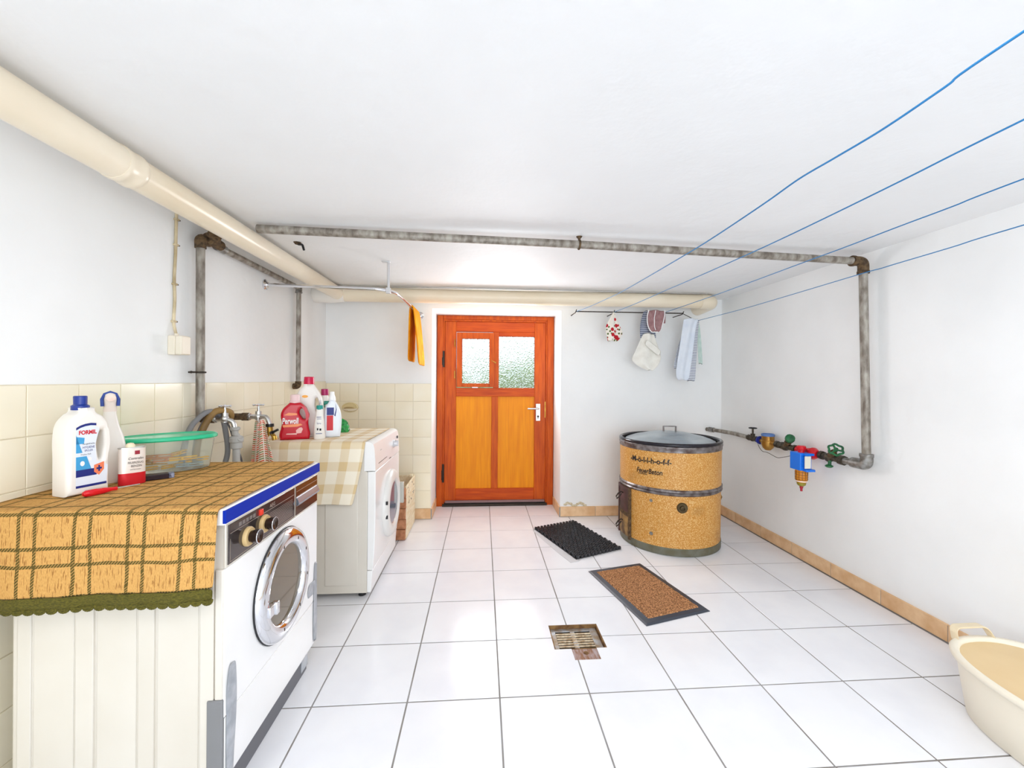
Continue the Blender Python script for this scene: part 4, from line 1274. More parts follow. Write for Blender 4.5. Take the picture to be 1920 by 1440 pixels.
obj('nozzle', MB(X).lathe([(0.012, 0), (0.012, 0.006), (0.0, 0.008)], (0, -0.026, 0.277), (0, -1, 0), 20, sx=0.9), mat('head_pink', srgb(240, 214, 200), 0.35), hd)
# --- lighter fluid tin
t = thing('lighter_fluid_tin', 'flat white and red tin of lighter fluid beside the spray bottle', 'tin', (-1.128, 1.413, ZT1))
X = placed(-1.128, 1.413, ZT1, radians(48))
obj('tin_body', MB(X).loft([(0, 0, 0.002, 0.033, 0.016), (0, 0, 0.116, 0.033, 0.016)], 28, 2.6), mat('tin_white', srgb(238, 228, 220), 0.3, 0.2), t, smooth=50)
obj('tin_base', MB(X).loft([(0, 0, 0, 0.0336, 0.0166), (0, 0, 0.037, 0.0336, 0.0166)], 28, 2.6), mat('tin_red', srgb(206, 28, 40), 0.3, 0.2), t, smooth=50)
obj('tin_rim', MB(X).loft([(0, 0, 0.1155, 0.0342, 0.0172), (0, 0, 0.119, 0.0342, 0.0172)], 28, 2.6), M_SATIN, t)
obj('spout_cap', MB(X).lathe([(0.012, 0.118), (0.012, 0.124), (0.008, 0.131), (0, 0.133)], (-0.004, 0, 0), n=18), mat('spout_cream', srgb(236, 222, 190), 0.4), t)
tf = -0.0175
lbl = decal(t, X, 'emblem', [R4(0.004, 0.016, 0.096, 0.108)], mat('print_maroon', srgb(150, 24, 44), 0.4), tf)
wordmark(t, X, 'Centralin', 0.0115, 0.006, 0.080, tf - 0.0004, M_TBLK, 0.85, shear=0.2)
wordmark(t, X, 'FEUERZEUG', 0.0095, 0.006, 0.067, tf - 0.0004, M_TBLK, 0.75)
wordmark(t, X, 'BENZIN', 0.0095, 0.008, 0.056, tf - 0.0004, M_TBLK, 0.8)
wordmark(t, X, 'und Fleckwasser', 0.0050, 0.006, 0.047, tf - 0.0004, M_TBLK, 0.8)
# --- tub with green lid
X = placed(-1.158, 1.612, ZT1, radians(37))
t = thing('food_container', 'oval clear plastic tub with green lid and yellow pegs inside', 'container', X.translation)
clr = bpy.data.materials.new('clear_plastic')
clr.use_nodes = True
cb_ = clr.node_tree.nodes['Principled BSDF']
cb_.inputs['Base Color'].default_value = (0.93, 0.96, 0.92, 1)
cb_.inputs['Transmission Weight'].default_value = 0.9
cb_.inputs['Roughness'].default_value = 0.10
cb_.inputs['IOR'].default_value = 1.12
n = 40
secs = [(0, 0, 0.002, 0.118, 0.064), (0, 0, 0.006, 0.123, 0.069), (0, 0, 0.10, 0.136, 0.080), (0, 0, 0.122, 0.138, 0.082)]
secs_in = [(0, 0, 0.122, 0.1365, 0.0805), (0, 0, 0.10, 0.1345, 0.0785), (0, 0, 0.0075, 0.1215, 0.0675), (0, 0, 0.005, 0.02, 0.01)]
obj('tub', MB(X).loft(secs + secs_in, n, 2.3), clr, t, smooth=60)
M_LID = mat('mint_lid', srgb(40, 190, 140), 0.25, trans=0.0)
obj('lid', MB(X).loft([(0, 0, 0.116, 0.145, 0.089), (0, 0, 0.120, 0.148, 0.092), (0, 0, 0.128, 0.147, 0.091), (0, 0, 0.131, 0.141, 0.085), (0, 0, 0.1275, 0.136, 0.080), (0, 0, 0.1275, 0.05, 0.03)], n, 2.3), M_LID, t, smooth=40)
M_YP = mat('yellow_peg', srgb(252, 190, 0), 0.4)
M_OP = mat('orange_peg', srgb(220, 140, 70), 0.4)
M_PP = mat('pale_peg', srgb(150, 170, 180), 0.4)
rnd = random.Random(9)
spots = [(-0.07, -0.02, 20), (-0.04, 0.02, -30), (-0.005, -0.028, 8), (0.03, 0.02, 60), (0.06, -0.02, -15), (0.085, 0.012, 30), (0.04, -0.035, 3), (-0.03, -0.032, -8), (0.01, 0.005, 45), (0.07, 0.0, -50), (-0.06, 0.01, 75)]
pegproto = None
for k, (px, py, a) in enumerate(spots):
    A = X @ Matrix.Translation((px, py, 0.012 + 0.014 * (k % 4))) @ Matrix.Rotation(radians(a), 4, 'Z') @ Matrix.Scale(1.2, 4)
    m_ = MB(A).hexa([(-0.034, -0.005, 0), (0.034, -0.003, 0), (0.034, 0.003, 0), (-0.034, 0.005, 0)], [(-0.034, -0.005, 0.005), (0.034, -0.003, 0.003), (0.034, 0.003, 0.003), (-0.034, 0.005, 0.005)])
    m_.box(-0.034, 0.034, -0.005, 0.005, 0.007, 0.0105).box(-0.006, 0.0, -0.006, 0.006, 0.0, 0.0105)
    o = obj('clothes_peg', m_, (M_YP, M_YP, M_OP, M_YP, M_PP)[k % 5], None, bevel=0.0008)
    col_n = ('yellow', 'yellow', 'orange', 'yellow', 'pale grey')[k % 5]
    tag(o, f'{col_n} plastic clothes peg lying inside the clear tub with green lid', 'clothes peg', f'{col_n} pegs in the green lidded tub')
# --- cigarette-box sized black box
X = placed(-1.100, 1.478, ZT1, radians(40))
t = thing('flat_box', 'small flat black box with printed end in front of the tub', 'box', X.translation)
obj('box_body', MB(X).box(-0.038, 0.030, -0.018, 0.020, 0.0, 0.016), mat('maroon_black', srgb(38, 24, 34), 0.3), t, bevel=0.0015)
obj('box_end', MB(X).box(0.0302, 0.045, -0.018, 0.020, 0.0, 0.0158), mat('box_end_grey', srgb(150, 156, 180), 0.35, var=srgb(60, 60, 80), vscale=120), t, bevel=0.0015)
# --- red handled screwdriver
t = thing('screwdriver', 'red-handled screwdriver lying before the blue-capped bottle', 'screwdriver', (-1.11, 1.31, ZT1))
a, b = Vector((-1.132, 1.254, ZT1 + 0.010)), Vector((-1.098, 1.322, ZT1 + 0.009))
obj('handle', MB().sweep([a + (b - a) * u for u in (0, 0.08, 0.3, 0.6, 0.85, 1)], [0.006, 0.0095, 0.0095, 0.0085, 0.0055, 0.006], 10), mat('clear_red', srgb(216, 22, 34), 0.15), t)
obj('shaft', MB().sweep([b, b + (b - a) * 0.75], 0.002, 8), M_SATIN, t)

# --- bottles on the rear machine
ZT2 = 0.8607
X = placed(-1.045, 2.385, ZT2, radians(20))
t = thing('detergent_bottle', 'red Perwoll bottle with clear pinkish cap', 'bottle', X.translation)
out = [(-0.072, 0.0, 1), (-0.076, 0.03), (-0.068, 0.065), (-0.064, 0.095), (-0.070, 0.13), (-0.062, 0.165), (-0.034, 0.197), (-0.026, 0.204, 1), (0.026, 0.204, 1), (0.036, 0.197), (0.060, 0.165), (0.068, 0.125), (0.066, 0.095), (0.070, 0.06), (0.076, 0.03), (0.072, 0.0, 1)]
hole = [(0.036, 0.172), (0.050, 0.150), (0.056, 0.125), (0.047, 0.112), (0.030, 0.128), (0.022, 0.155)]
M_PR = mat('bottle_red', srgb(196, 10, 36), 0.25)
obj('bottle_body', flat_bottle(out, [hole], 0.070, 0.014, X), M_PR, t, smooth=60)
obj('cap', MB(X).lathe([(0.028, 0.200), (0.0285, 0.212), (0.025, 0.215), (0.024, 0.245), (0.021, 0.249), (0, 0.250)], (-0.002, 0, 0), n=28), mat('cap_blush', srgb(238, 206, 206), 0.2), t)
yf = -0.0355
wordmark(t, X, 'Perwoll', 0.046, -0.022, 0.089, yf, M_TWHT, 0.56, 0.0010, shear=0.1)
decal(t, X, 'label_band', [[(-0.060, 0.083), (0.030, 0.088), (0.038, 0.080), (0.012, 0.072), (-0.056, 0.070)]], mat('print_peach', srgb(246, 150, 100), 0.4), yf)
decal(t, X, 'label_swoosh', [[(-0.052, 0.138), (-0.030, 0.150), (0.010, 0.146), (0.012, 0.136), (-0.02, 0.134), (-0.05, 0.136)]], mat('print_peach', srgb(246, 150, 100), 0.4), yf)
decal(t, X, 'label_shirt', [[(0.008, 0.034), (0.032, 0.036), (0.040, 0.058), (0.034, 0.068), (0.022, 0.066), (0.006, 0.052)], [(-0.042, 0.030), (0.01, 0.028), (0.01, 0.036), (-0.040, 0.036)]], mat('print_blush', srgb(240, 186, 180), 0.4), yf)
# tall white one
X = placed(-1.020, 2.505, ZT2, radians(18))
t = thing('detergent_bottle', 'tall white bottle with crimson cap behind the red bottle', 'bottle', X.translation)
out = [(-0.072, 0.0, 1), (-0.076, 0.06), (-0.078, 0.14), (-0.070, 0.22), (-0.046, 0.275), (-0.026, 0.300), (-0.026, 0.306, 1), (0.026, 0.306, 1), (0.030, 0.296), (0.060, 0.25), (0.078, 0.19), (0.080, 0.12), (0.074, 0.05), (0.070, 0.0, 1)]
hole = [(0.040, 0.225), (0.052, 0.205), (0.054, 0.165), (0.044, 0.145), (0.036, 0.165), (0.034, 0.205)]
obj('bottle_body', flat_bottle(out, [hole], 0.085, 0.018, X), M_BW, t, smooth=60)
obj('cap', MB(X).lathe([(0.029, 0.302), (0.029, 0.318), (0.0275, 0.345), (0.024, 0.349), (0, 0.350)], (0, 0, 0), n=28), mat('cap_crimson', srgb(206, 16, 70), 0.25), t)
yf = -0.043
decal(t, X, 'label_spot', [[(-0.018 + 0.016 * cos(a * pi / 8), 0.235 + 0.008 * sin(a * pi / 8)) for a in range(16)]], mat('print_amber', srgb(250, 176, 60), 0.4), yf)
decal(t, X, 'label_flower', [[(0.042 + 0.014 * cos(a * pi / 4) * (1 if a % 2 else 0.6), 0.070 + 0.03 * sin(a * pi / 4) * (1 if a % 2 else 0.7)) for a in range(8)]], mat('print_rose', srgb(226, 128, 140), 0.4), yf)
wordmark(t, X, 'CARE', 0.012, 0.058, 0.20, yf, M_TBLUE, 0.8, rot=-pi / 2)
# small white bottle, teal cap
X = placed(-0.915, 2.392, ZT2, radians(12))
t = thing('stain_remover_bottle', 'slim white bottle with teal collar beside the red bottle', 'bottle', X.translation)
obj('bottle_body', MB(X).loft([(0, 0, 0, 0.028, 0.022), (0, 0, 0.006, 0.030, 0.024), (-0.002, 0, 0.08, 0.027, 0.022), (0, 0, 0.15, 0.019, 0.018), (0, 0, 0.168, 0.017, 0.016)]), M_BW, t, smooth=60)
obj('cap', MB(X).lathe([(0.0175, 0.165), (0.018, 0.185), (0.016, 0.188), (0, 0.189)], (0, 0, 0), n=22), mat('cap_teal', srgb(20, 148, 138), 0.3), t)
decal(t, X, 'label_lines', [R4(-0.012, 0.012, 0.122, 0.125), R4(-0.016, 0.016, 0.030, 0.033), R4(-0.010, 0.012, 0.112, 0.114)], M_TBLUE, -0.0235)
wordmark(t, X, 'Spray', 0.013, 0.0, 0.085, -0.0235, mat('print_slate', srgb(110, 110, 150), 0.4), 0.8, rot=pi / 2 * 0.0)
decal(t, X, 'label_icon', [R4(-0.010, -0.003, 0.050, 0.062), R4(0.003, 0.012, 0.048, 0.060)], M_TBLK, -0.0242)
# white / blue / red
X = placed(-0.878, 2.478, ZT2, radians(16))
t = thing('cleaner_bottle', 'white bottle with blue and red label and white pointed cap', 'bottle', X.translation)
out = [(-0.040, 0.0, 1), (-0.043, 0.05), (-0.043, 0.12), (-0.034, 0.175), (-0.016, 0.205), (-0.012, 0.215, 1), (0.012, 0.215, 1), (0.022, 0.200), (0.040, 0.165), (0.050, 0.12), (0.050, 0.05), (0.044, 0.0, 1)]
obj('bottle_body', flat_bottle(out, [], 0.062, 0.013, X), mat('bottle_bluish', srgb(232, 238, 246), 0.3), t, smooth=60)
obj('cap', MB(X).lathe([(0.020, 0.210), (0.019, 0.228), (0.013, 0.245), (0.012, 0.262), (0, 0.264)], (0, 0, 0), n=22), M_WHITE, t)
decal(t, X, 'label_blue', [R4(-0.026, 0.012, 0.128, 0.172)], M_TBLUE, -0.0315)
decal(t, X, 'label_red', [R4(-0.026, 0.008, 0.040, 0.126)], M_TRED, -0.0315)
decal(t, X, 'label_curve', [[(0.014, 0.125), (0.022, 0.16), (0.020, 0.195), (0.026, 0.16), (0.020, 0.12)]], M_TBLUE, -0.0315)
# hidden behind: magenta cap, teal trigger
X = placed(-0.965, 2.60, ZT2, radians(15))
t = thing('detergent_bottle', 'white bottle whose magenta cap peeps out behind the tall bottle', 'bottle', X.translation)
obj('bottle_body', MB(X).loft([(0, 0, 0, 0.045, 0.03), (0, 0, 0.16, 0.045, 0.03), (0, 0, 0.21, 0.025, 0.02), (0, 0, 0.24, 0.018, 0.018)]), M_BW, t, smooth=60)
obj('cap', MB(X).lathe([(0.022, 0.237), (0.021, 0.275), (0, 0.277)], (0, 0, 0), n=20), mat('cap_magenta', srgb(168, 30, 92), 0.3), t)
X = placed(-0.925, 2.545, ZT2, radians(10))
t = thing('spray_bottle', 'pale spray bottle with teal head between the white bottles', 'bottle', X.translation)
obj('bottle_body', MB(X).loft([(0, 0, 0, 0.022, 0.018), (0, 0, 0.15, 0.020, 0.017), (0, 0, 0.185, 0.012, 0.012)]), M_BW, t, smooth=60)
obj('spray_head', MB(X).box(-0.022, 0.012, -0.010, 0.010, 0.183, 0.205).box(-0.024, -0.018, -0.006, 0.006, 0.165, 0.190), mat('head_teal', srgb(20, 140, 120), 0.3), t, bevel=0.003)
# green crumpled pack
X = placed(-0.895, 2.69, ZT2, radians(0))
mb = MB(X)
rnd = random.Random(3)
secs = []
for k in range(8):
    z = 0.012 * k
    secs.append((0.004 * rnd.uniform(-1, 1), 0.0, z, (0.048, 0.052, 0.053, 0.050, 0.046, 0.038, 0.026, 0.010)[k] + rnd.uniform(-0.003, 0.003), (0.03, 0.032, 0.032, 0.03, 0.028, 0.02, 0.012, 0.005)[k]))
mb.loft(secs, 18, 2.2)
for v in mb.v:
    v.x += 0.003 * sin(v.z * 300 + v.y * 90); v.y += 0.003 * sin(v.x * 260)
o = obj('refill_pack', mb, mat('green_foil', srgb(60, 176, 84), 0.25, var=srgb(20, 110, 60), vscale=40, bump=0.004, bscale=60), smooth=20)
tag(o, 'crumpled green plastic pack behind the white bottles', 'pack')

# towel hanging from the rear tap
def tea_mat():
    m = bpy.data.materials.new('tea_towel_check')
    m.use_nodes = True
    nt = m.node_tree; N, L = nt.nodes, nt.links
    b = N['Principled BSDF']; b.inputs['Roughness'].default_value = 0.9
    uv = N.new('ShaderNodeUVMap')
    br = N.new('ShaderNodeTexBrick')
    br.offset = 0
    br.inputs['Color1'].default_value = srgb(226, 88, 60)
    br.inputs['Color2'].default_value = srgb(120, 150, 100)
    br.inputs['Mortar'].default_value = srgb(240, 228, 216)
    br.inputs['Scale'].default_value = 1.0
    br.inputs['Mortar Size'].default_value = 0.0022
    br.inputs['Brick Width'].default_value = 0.028
    br.inputs['Row Height'].default_value = 0.012
    L.new(uv.outputs[0], br.inputs['Vector'])
    L.new(br.outputs['Color'], b.inputs['Base Color'])
    return m


M_TT = tea_mat()
t = thing('tea_towel', 'red and white checked tea towel hanging from the rear wall tap', 'towel', (-1.13, 2.2, 0.76))
P, uvs = [], []
for i in range(9):
    u = i / 8
    z = 0.985 - 0.235 * u
    w = 0.020 + 0.034 * u
    P.append([(-1.112 + (k / 6 - 0.5) * 2 * w + 0.016 * u, 2.165 + 0.012 * sin(k * 1.9 + u), z - 0.01 * cos(k)) for k in range(7)])
    uvs.append([((k / 6) * 0.11, u * 0.25) for k in range(7)])
sheet('towel_front', P, M_TT, t, th=0.003, uv=uvs)
P, uvs = [], []
for i in range(9):
    u = i / 8
    z = 0.985 - 0.22 * u
    P.append([(-1.152 + (k / 4 - 0.5) * 2 * (0.012 + 0.012 * u) - 0.008 * u, 2.20 + 0.008 * sin(k * 2.1), z) for k in range(5)])
    uvs.append([((k / 4) * 0.05 + 0.2, u * 0.25) for k in range(5)])
sheet('towel_back', P, M_TT, t, th=0.003, uv=uvs)
obj('towel_loop', MB().torus((-1.135, 2.19, 0.992), (1, 0, 0), 0.016, 0.003, 16, 6), M_WHITE, t)

# ================================================================== CRATE behind the rear machine
t = thing('wooden_crate', 'whitewashed wooden crate between the white washing machine and back wall', 'crate', (-0.78, 3.28, 0))
M_CR = mat('printed_white_board', srgb(240, 230, 204), 0.7, var=srgb(226, 208, 170), vscale=18, stretch=(3, 0.6, 3))
M_CB = mat('brown_crate_wood', srgb(196, 138, 100), 0.7, var=srgb(160, 104, 70), vscale=30)
x1 = -0.560
for k, (z0, z1) in enumerate(((0.008, 0.104), (0.110, 0.205), (0.211, 0.300), (0.306, 0.395))):
    obj('board', MB().box(x1 - 0.010, x1, 3.115, 3.50, z0, z1), M_CR, t, bevel=0.001)
    obj('board', MB().box(-1.02, -1.01, 3.115, 3.50, z0, z1), M_CR, t, bevel=0.001)
    obj('board', MB().box(-1.01, x1 - 0.012, 3.49, 3.50, z0, z1), M_CR, t, bevel=0.001)
for k in range(5):
    z0 = 0.008 + k * 0.077
    obj('end_board', MB().box(-1.0, x1 - 0.004 + 0.003 * (k % 2), 3.095 + 0.006 * (k % 2), 3.115, z0, z0 + 0.073), M_CB, t, bevel=0.002)
obj('corner_post', MB().prism([(x1 - 0.040, 3.45), (x1 - 0.012, 3.45), (x1 - 0.012, 3.488), (x1 - 0.040, 3.488)], 'z', 0.0, 0.41), M_CR, t, bevel=0.002)
obj('base_board', MB().box(-1.0, x1 - 0.012, 3.115, 3.49, 0.0, 0.012), M_CB, t)
rnd = random.Random(5)
for k in range(14):
    y = rnd.uniform(3.15, 3.47); z = rnd.choice((0.26, 0.35)) + rnd.uniform(-0.03, 0.03)
    obj('stencil_mark', MB().box(x1, x1 + 0.0006, y, y + rnd.uniform(0.008, 0.02), z, z + 0.010), M_TBLK, t, smooth=0)

# ================================================================== WASH BOILER (oval drum)
DCx, DCy, DR_ = 1.428, 3.055, 0.355
t = thing('wash_boiler', 'round speckled ochre wash boiler with dark-rimmed metal lid', 'boiler', (DCx, DCy, 0))
C = Vector((DCx, DCy, 0))


def boiler_mat():
    m = bpy.data.materials.new('speckled_ochre')
    m.use_nodes = True
    nt = m.node_tree; N, L = nt.nodes, nt.links
    b = N['Principled BSDF']; b.inputs['Roughness'].default_value = 0.45
    tc = N.new('ShaderNodeTexCoord')
    v = N.new('ShaderNodeTexNoise'); v.inputs['Scale'].default_value = 150; v.inputs['Detail'].default_value = 2
    L.new(tc.outputs['Object'], v.inputs['Vector'])
    r = N.new('ShaderNodeValToRGB')
    e = r.color_ramp.elements
    e[0].position = 0.36; e[0].color = srgb(188, 126, 46)
    e[1].position = 0.66; e[1].color = srgb(224, 188, 128)
    n_ = r.color_ramp.elements.new(0.52); n_.color = srgb(206, 148, 68)
    L.new(v.outputs['Fac'], r.inputs[0])
    w = N.new('ShaderNodeTexNoise'); w.inputs['Scale'].default_value = 5; w.inputs['Detail'].default_value = 5
    L.new(tc.outputs['Object'], w.inputs['Vector'])
    r2 = N.new('ShaderNodeValToRGB')
    r2.color_ramp.elements[0].position = 0.60; r2.color_ramp.elements[0].color = (0, 0, 0, 1)
    r2.color_ramp.elements[1].position = 0.74; r2.color_ramp.elements[1].color = (0.6, 0.6, 0.6, 1)
    L.new(w.outputs['Fac'], r2.inputs[0])
    mx = N.new('ShaderNodeMix'); mx.data_type = 'RGBA'
    L.new(r2.outputs[0], mx.inputs['Factor'])
    L.new(r.outputs[0], mx.inputs['A']); mx.inputs['B'].default_value = srgb(150, 104, 40)
    L.new(mx.outputs['Result'], b.inputs['Base Color'])
    return m


M_BO = boiler_mat()
M_BAND = mat('tarnished_zinc', srgb(150, 146, 146), 0.4, 0.75, var=srgb(92, 78, 74), vscale=22, vdet=8, bump=0.001, bscale=60)
obj('drum_lower', MB().lathe([(0.350, 0.0), (0.355, 0.004), (0.357, 0.42), (0.359, 0.422)], C, n=96), M_BO, t)
obj('drum_upper', MB().lathe([(0.360, 0.450), (0.362, 0.72), (0.340, 0.72)], C, n=96), M_BO, t)
obj('middle_band', MB().lathe([(0.358, 0.410), (0.366, 0.416), (0.368, 0.422), (0.362, 0.430), (0.368, 0.438), (0.368, 0.446), (0.361, 0.454)], C, n=96), M_BAND, t)
obj('top_band', MB().lathe([(0.361, 0.705), (0.366, 0.708), (0.366, 0.728), (0.370, 0.734), (0.370, 0.744), (0.362, 0.752)], C, n=96), M_BAND, t)
obj('base_band', MB().lathe([(0.351, 0.0), (0.3585, 0.003), (0.3590, 0.050), (0.356, 0.054)], C, n=96), mat('grey_green_paint', srgb(112, 112, 100), 0.55, var=srgb(96, 92, 70), vscale=14), t)
# lid
ld = obj('lid_rim', MB().torus(C + Vector((0, 0, 0.757)), (0, 0, 1), 0.357, 0.0135, 96, 12), mat('black_enamel', srgb(24, 20, 30), 0.15), t)
obj('lid', MB().lathe([(0.350, 0.750), (0.338, 0.752), (0.322, 0.752), (0.30, 0.762), (0.255, 0.778), (0.245, 0.777), (0.235, 0.782), (0.16, 0.800), (0.15, 0.799), (0.14, 0.804), (0.06, 0.814), (0.0, 0.815)], C, n=96), mat('dull_zinc', srgb(184, 192, 196), 0.3, 0.45, var=srgb(150, 160, 168), vscale=5), t)
ha = Matrix.Translation(C + Vector((0, -0.01, 0.812))) @ Matrix.Rotation(radians(-8), 4, 'Z')
hn = MB(ha)
for (a, b) in (((-0.048, -0.002), (-0.044, 0.038)), ((0.044, 0.038), (0.048, -0.002))):
    hn.hexa([(min(a[0], b[0]) - 0.002, -0.014, 0.0), (max(a[0], b[0]) + 0.001, -0.014, 0.0), (max(a[0], b[0]) + 0.001, 0.014, 0.0), (min(a[0], b[0]) - 0.002, 0.014, 0.0)],
            [(min(a[0], b[0]) - 0.002, -0.012, 0.040), (max(a[0], b[0]) + 0.001, -0.012, 0.040), (max(a[0], b[0]) + 0.001, 0.012, 0.040), (min(a[0], b[0]) - 0.002, 0.012, 0.040)])
hn.box(-0.050, 0.050, -0.012, 0.012, 0.038, 0.043)
obj('lid_handle', hn, M_BAND, t, bevel=0.002)


def on_drum(ang0, z0, r):
    def fn(x, y, d):
        a = ang0 + x / r
        return (DCx + (r + d) * cos(a), DCy + (r + d) * sin(a), z0 + y)
    return fn


m_ = text_mb('-M-ö-l-l-h-o-f-f-', 0.055, on_drum(radians(-136.5), 0.622, 0.3635), 0.90, 0.0012, depth=0.0006)
obj('lettering', m_, M_TBLK, t, smooth=0)
m_ = text_mb('FeuerBeton', 0.050, on_drum(radians(-136.5), 0.548, 0.3630), 0.80, 0.0008, depth=0.0006, shear=0.15)
obj('lettering', m_, M_TBLK, t, smooth=0)
ul = MB()
f_ = on_drum(radians(-136.5), 0.538, 0.3635)
ul.grid([[f_(-0.082 + 0.07 * k / 6, -0.0, 0.0005), f_(-0.082 + 0.07 * k / 6, 0.004, 0.0005)] for k in range(7)])
obj('underline', ul, M_TBLK, t, smooth=0)


def drum_patch(a0, a1, z0, z1, r0, r1, n=10):
    mb_ = MB()
    P = []
    for k in range(n + 1):
        a = radians(a0 + (a1 - a0) * k / n)
        P.append(a)
    vs, fs = [], []
    for a in P:
        for (r, z) in ((r0, z0), (r1, z0), (r1, z1), (r0, z1)):
            vs.append((DCx + r * cos(a), DCy + r * sin(a), z))
    for k in range(n):
        for q in range(4):
            w = (q + 1) % 4
            fs.append((k * 4 + q, k * 4 + w, (k + 1) * 4 + w, (k + 1) * 4 + q))
    fs.append((0, 1, 2, 3)); fs.append(tuple(n * 4 + q for q in (3, 2, 1, 0)))
    return mb_.add(vs, fs)


M_DOOR = mat('rusted_plum_iron', srgb(104, 70, 70), 0.6, 0.3, var=srgb(74, 58, 50), vscale=12, vdet=6)
ff_ = obj('fire_door_frame', drum_patch(-196, -193, 0.03, 0.405, 0.35, 0.373, 2), M_DOOR, t)
fr_ = drum_patch(-163.5, -160.8, 0.035, 0.408, 0.35, 0.372, 2)
o = obj('fire_door_frame', fr_, M_RUST, t)
obj('fire_door_frame', drum_patch(-193, -163, 0.385, 0.408, 0.35, 0.370, 8), M_DOOR, t)
obj('fire_door_frame', drum_patch(-193, -163, 0.195, 0.225, 0.35, 0.366, 8), M_RUST, t)
fd = obj('fire_door', drum_patch(-193, -163.6, 0.225, 0.385, 0.35, 0.3635, 8), M_DOOR, t, label='plum-coloured iron fire door')
ad = obj('ash_door', drum_patch(-193, -163.6, 0.050, 0.195, 0.35, 0.3635, 8), mat('worn_ochre_iron', srgb(178, 140, 84), 0.6, var=srgb(96, 72, 52), vscale=16), t)
for z, par in ((0.352, fd), (0.145, ad)):
    p = Vector((DCx + 0.362 * cos(radians(-178)), DCy + 0.362 * sin(radians(-178)), z))
    obj('door_handle', MB().sweep([p, p + Vector((-0.020, -0.012, 0.012)), p + Vector((-0.046, -0.026, 0.004)), p + Vector((-0.066, -0.036, -0.018)), p + Vector((-0.058, -0.032, -0.034)), p + Vector((-0.036, -0.02, -0.022)), p + Vector((-0.018, -0.01, -0.004))], 0.0048, 8), M_IRON, par)
p = lambda a, r, z: Vector((DCx + r * cos(radians(a)), DCy + r * sin(radians(a)), z))
kn = obj('drain_boss', MB().lathe([(0.036, 0), (0.036, 0.006), (0.030, 0.012), (0.018, 0.012), (0.016, 0.026), (0.010, 0.028), (0.008, 0.020), (0, 0.020)], p(-101, 0.354, 0.335), (cos(radians(-101)), sin(radians(-101)), 0), 32), mat('bronze_brown', srgb(84, 70, 46), 0.5, 0.6), t)
for a, z, r in ((-134, 0.362, 0.012), (-133.6, 0.132, 0.013)):
    obj('paint_chip', MB().lathe([(r, 0), (r * 0.9, 0.001), (0, 0.001)], p(a, 0.3562, z), (cos(radians(a)), sin(radians(a)), 0), 12), mat('chip_grey', srgb(128, 126, 120), 0.5, var=srgb(90, 84, 80), vscale=50), t)
obj('hose_stub', MB().sweep([p(-8, 0.355, 0.36), p(-9, 0.375, 0.35), p(-8, 0.39, 0.32), p(-7, 0.385, 0.30)], 0.007, 10), M_HB, t)

# ================================================================== MATS AND DRAIN
def quad_frame(c0, c1, c2, c3):
    return lambda u, v: Vector(c0) * (1 - u) * (1 - v) + Vector(c1) * u * (1 - v) + Vector(c2) * u * v + Vector(c3) * (1 - u) * v


q = quad_frame((0.417, 3.280, 0), (0.782, 3.434, 0), (0.995, 2.852, 0), (0.629, 2.698, 0))
t = thing('rubber_mat', 'black rubber mat of interlocked rings nearest the door', 'doormat', (0.70, 3.07, 0))
rg = MB()
NU, NV = 13, 22
for i in range(NU):
    for j in range(NV):
        u = (i + 0.5 + (0.25 if j % 2 else -0.25)) / NU
        v = (j + 0.5) / NV
        c = q(min(max(u, 0.035), 0.965), v)
        pts = [(c.x + 0.0125 * cos(a * pi / 3 + 0.4), c.y + 0.0125 * sin(a * pi / 3 + 0.4)) for a in range(6)]
        inn = [(c.x + 0.007 * cos(a * pi / 3 + 0.4), c.y + 0.007 * sin(a * pi / 3 + 0.4)) for a in range(6)]
        vs = [(x, y, 0.003) for x, y in pts] + [(x, y, 0.020) for x, y in pts] + [(x, y, 0.020) for x, y in inn] + [(x, y, 0.006) for x, y in inn]
        fs = []
        for a in range(6):
            b = (a + 1) % 6
            fs += [(a, b, 6 + b, 6 + a), (6 + a, 6 + b, 12 + b, 12 + a), (12 + a, 12 + b, 18 + b, 18 + a)]
        rg.add(vs, fs)
o = obj('ring', rg, mat('ring_rubber', srgb(52, 52, 56), 0.45), t, smooth=0)
o['kind'] = 'stuff'
web = MB()
web.hexa([q(0.01, 0.01) + Vector((0, 0, 0.003)), q(0.01, 0.99) + Vector((0, 0, 0.003)), q(0.99, 0.99) + Vector((0, 0, 0.003)), q(0.99, 0.01) + Vector((0, 0, 0.003))],
         [q(0.01, 0.01) + Vector((0, 0, 0.007)), q(0.01, 0.99) + Vector((0, 0, 0.007)), q(0.99, 0.99) + Vector((0, 0, 0.007)), q(0.99, 0.01) + Vector((0, 0, 0.007))])
obj('web', web, M_BLACK, t, smooth=0)
M_PAP = mat('white_paper', srgb(205, 205, 208), 0.6)
pp = [(0.405, 3.25), (0.56, 3.16), (0.79, 2.85), (0.64, 2.68), (0.585, 2.665), (0.53, 2.82), (0.47, 3.02)]
o = obj('paper_sheet', MB().prism(pp[::-1], 'z', 0.0006, 0.0022), M_PAP, smooth=0)
tag(o, 'crumpled white sheet sticking out under the black rubber mat', 'sheet')

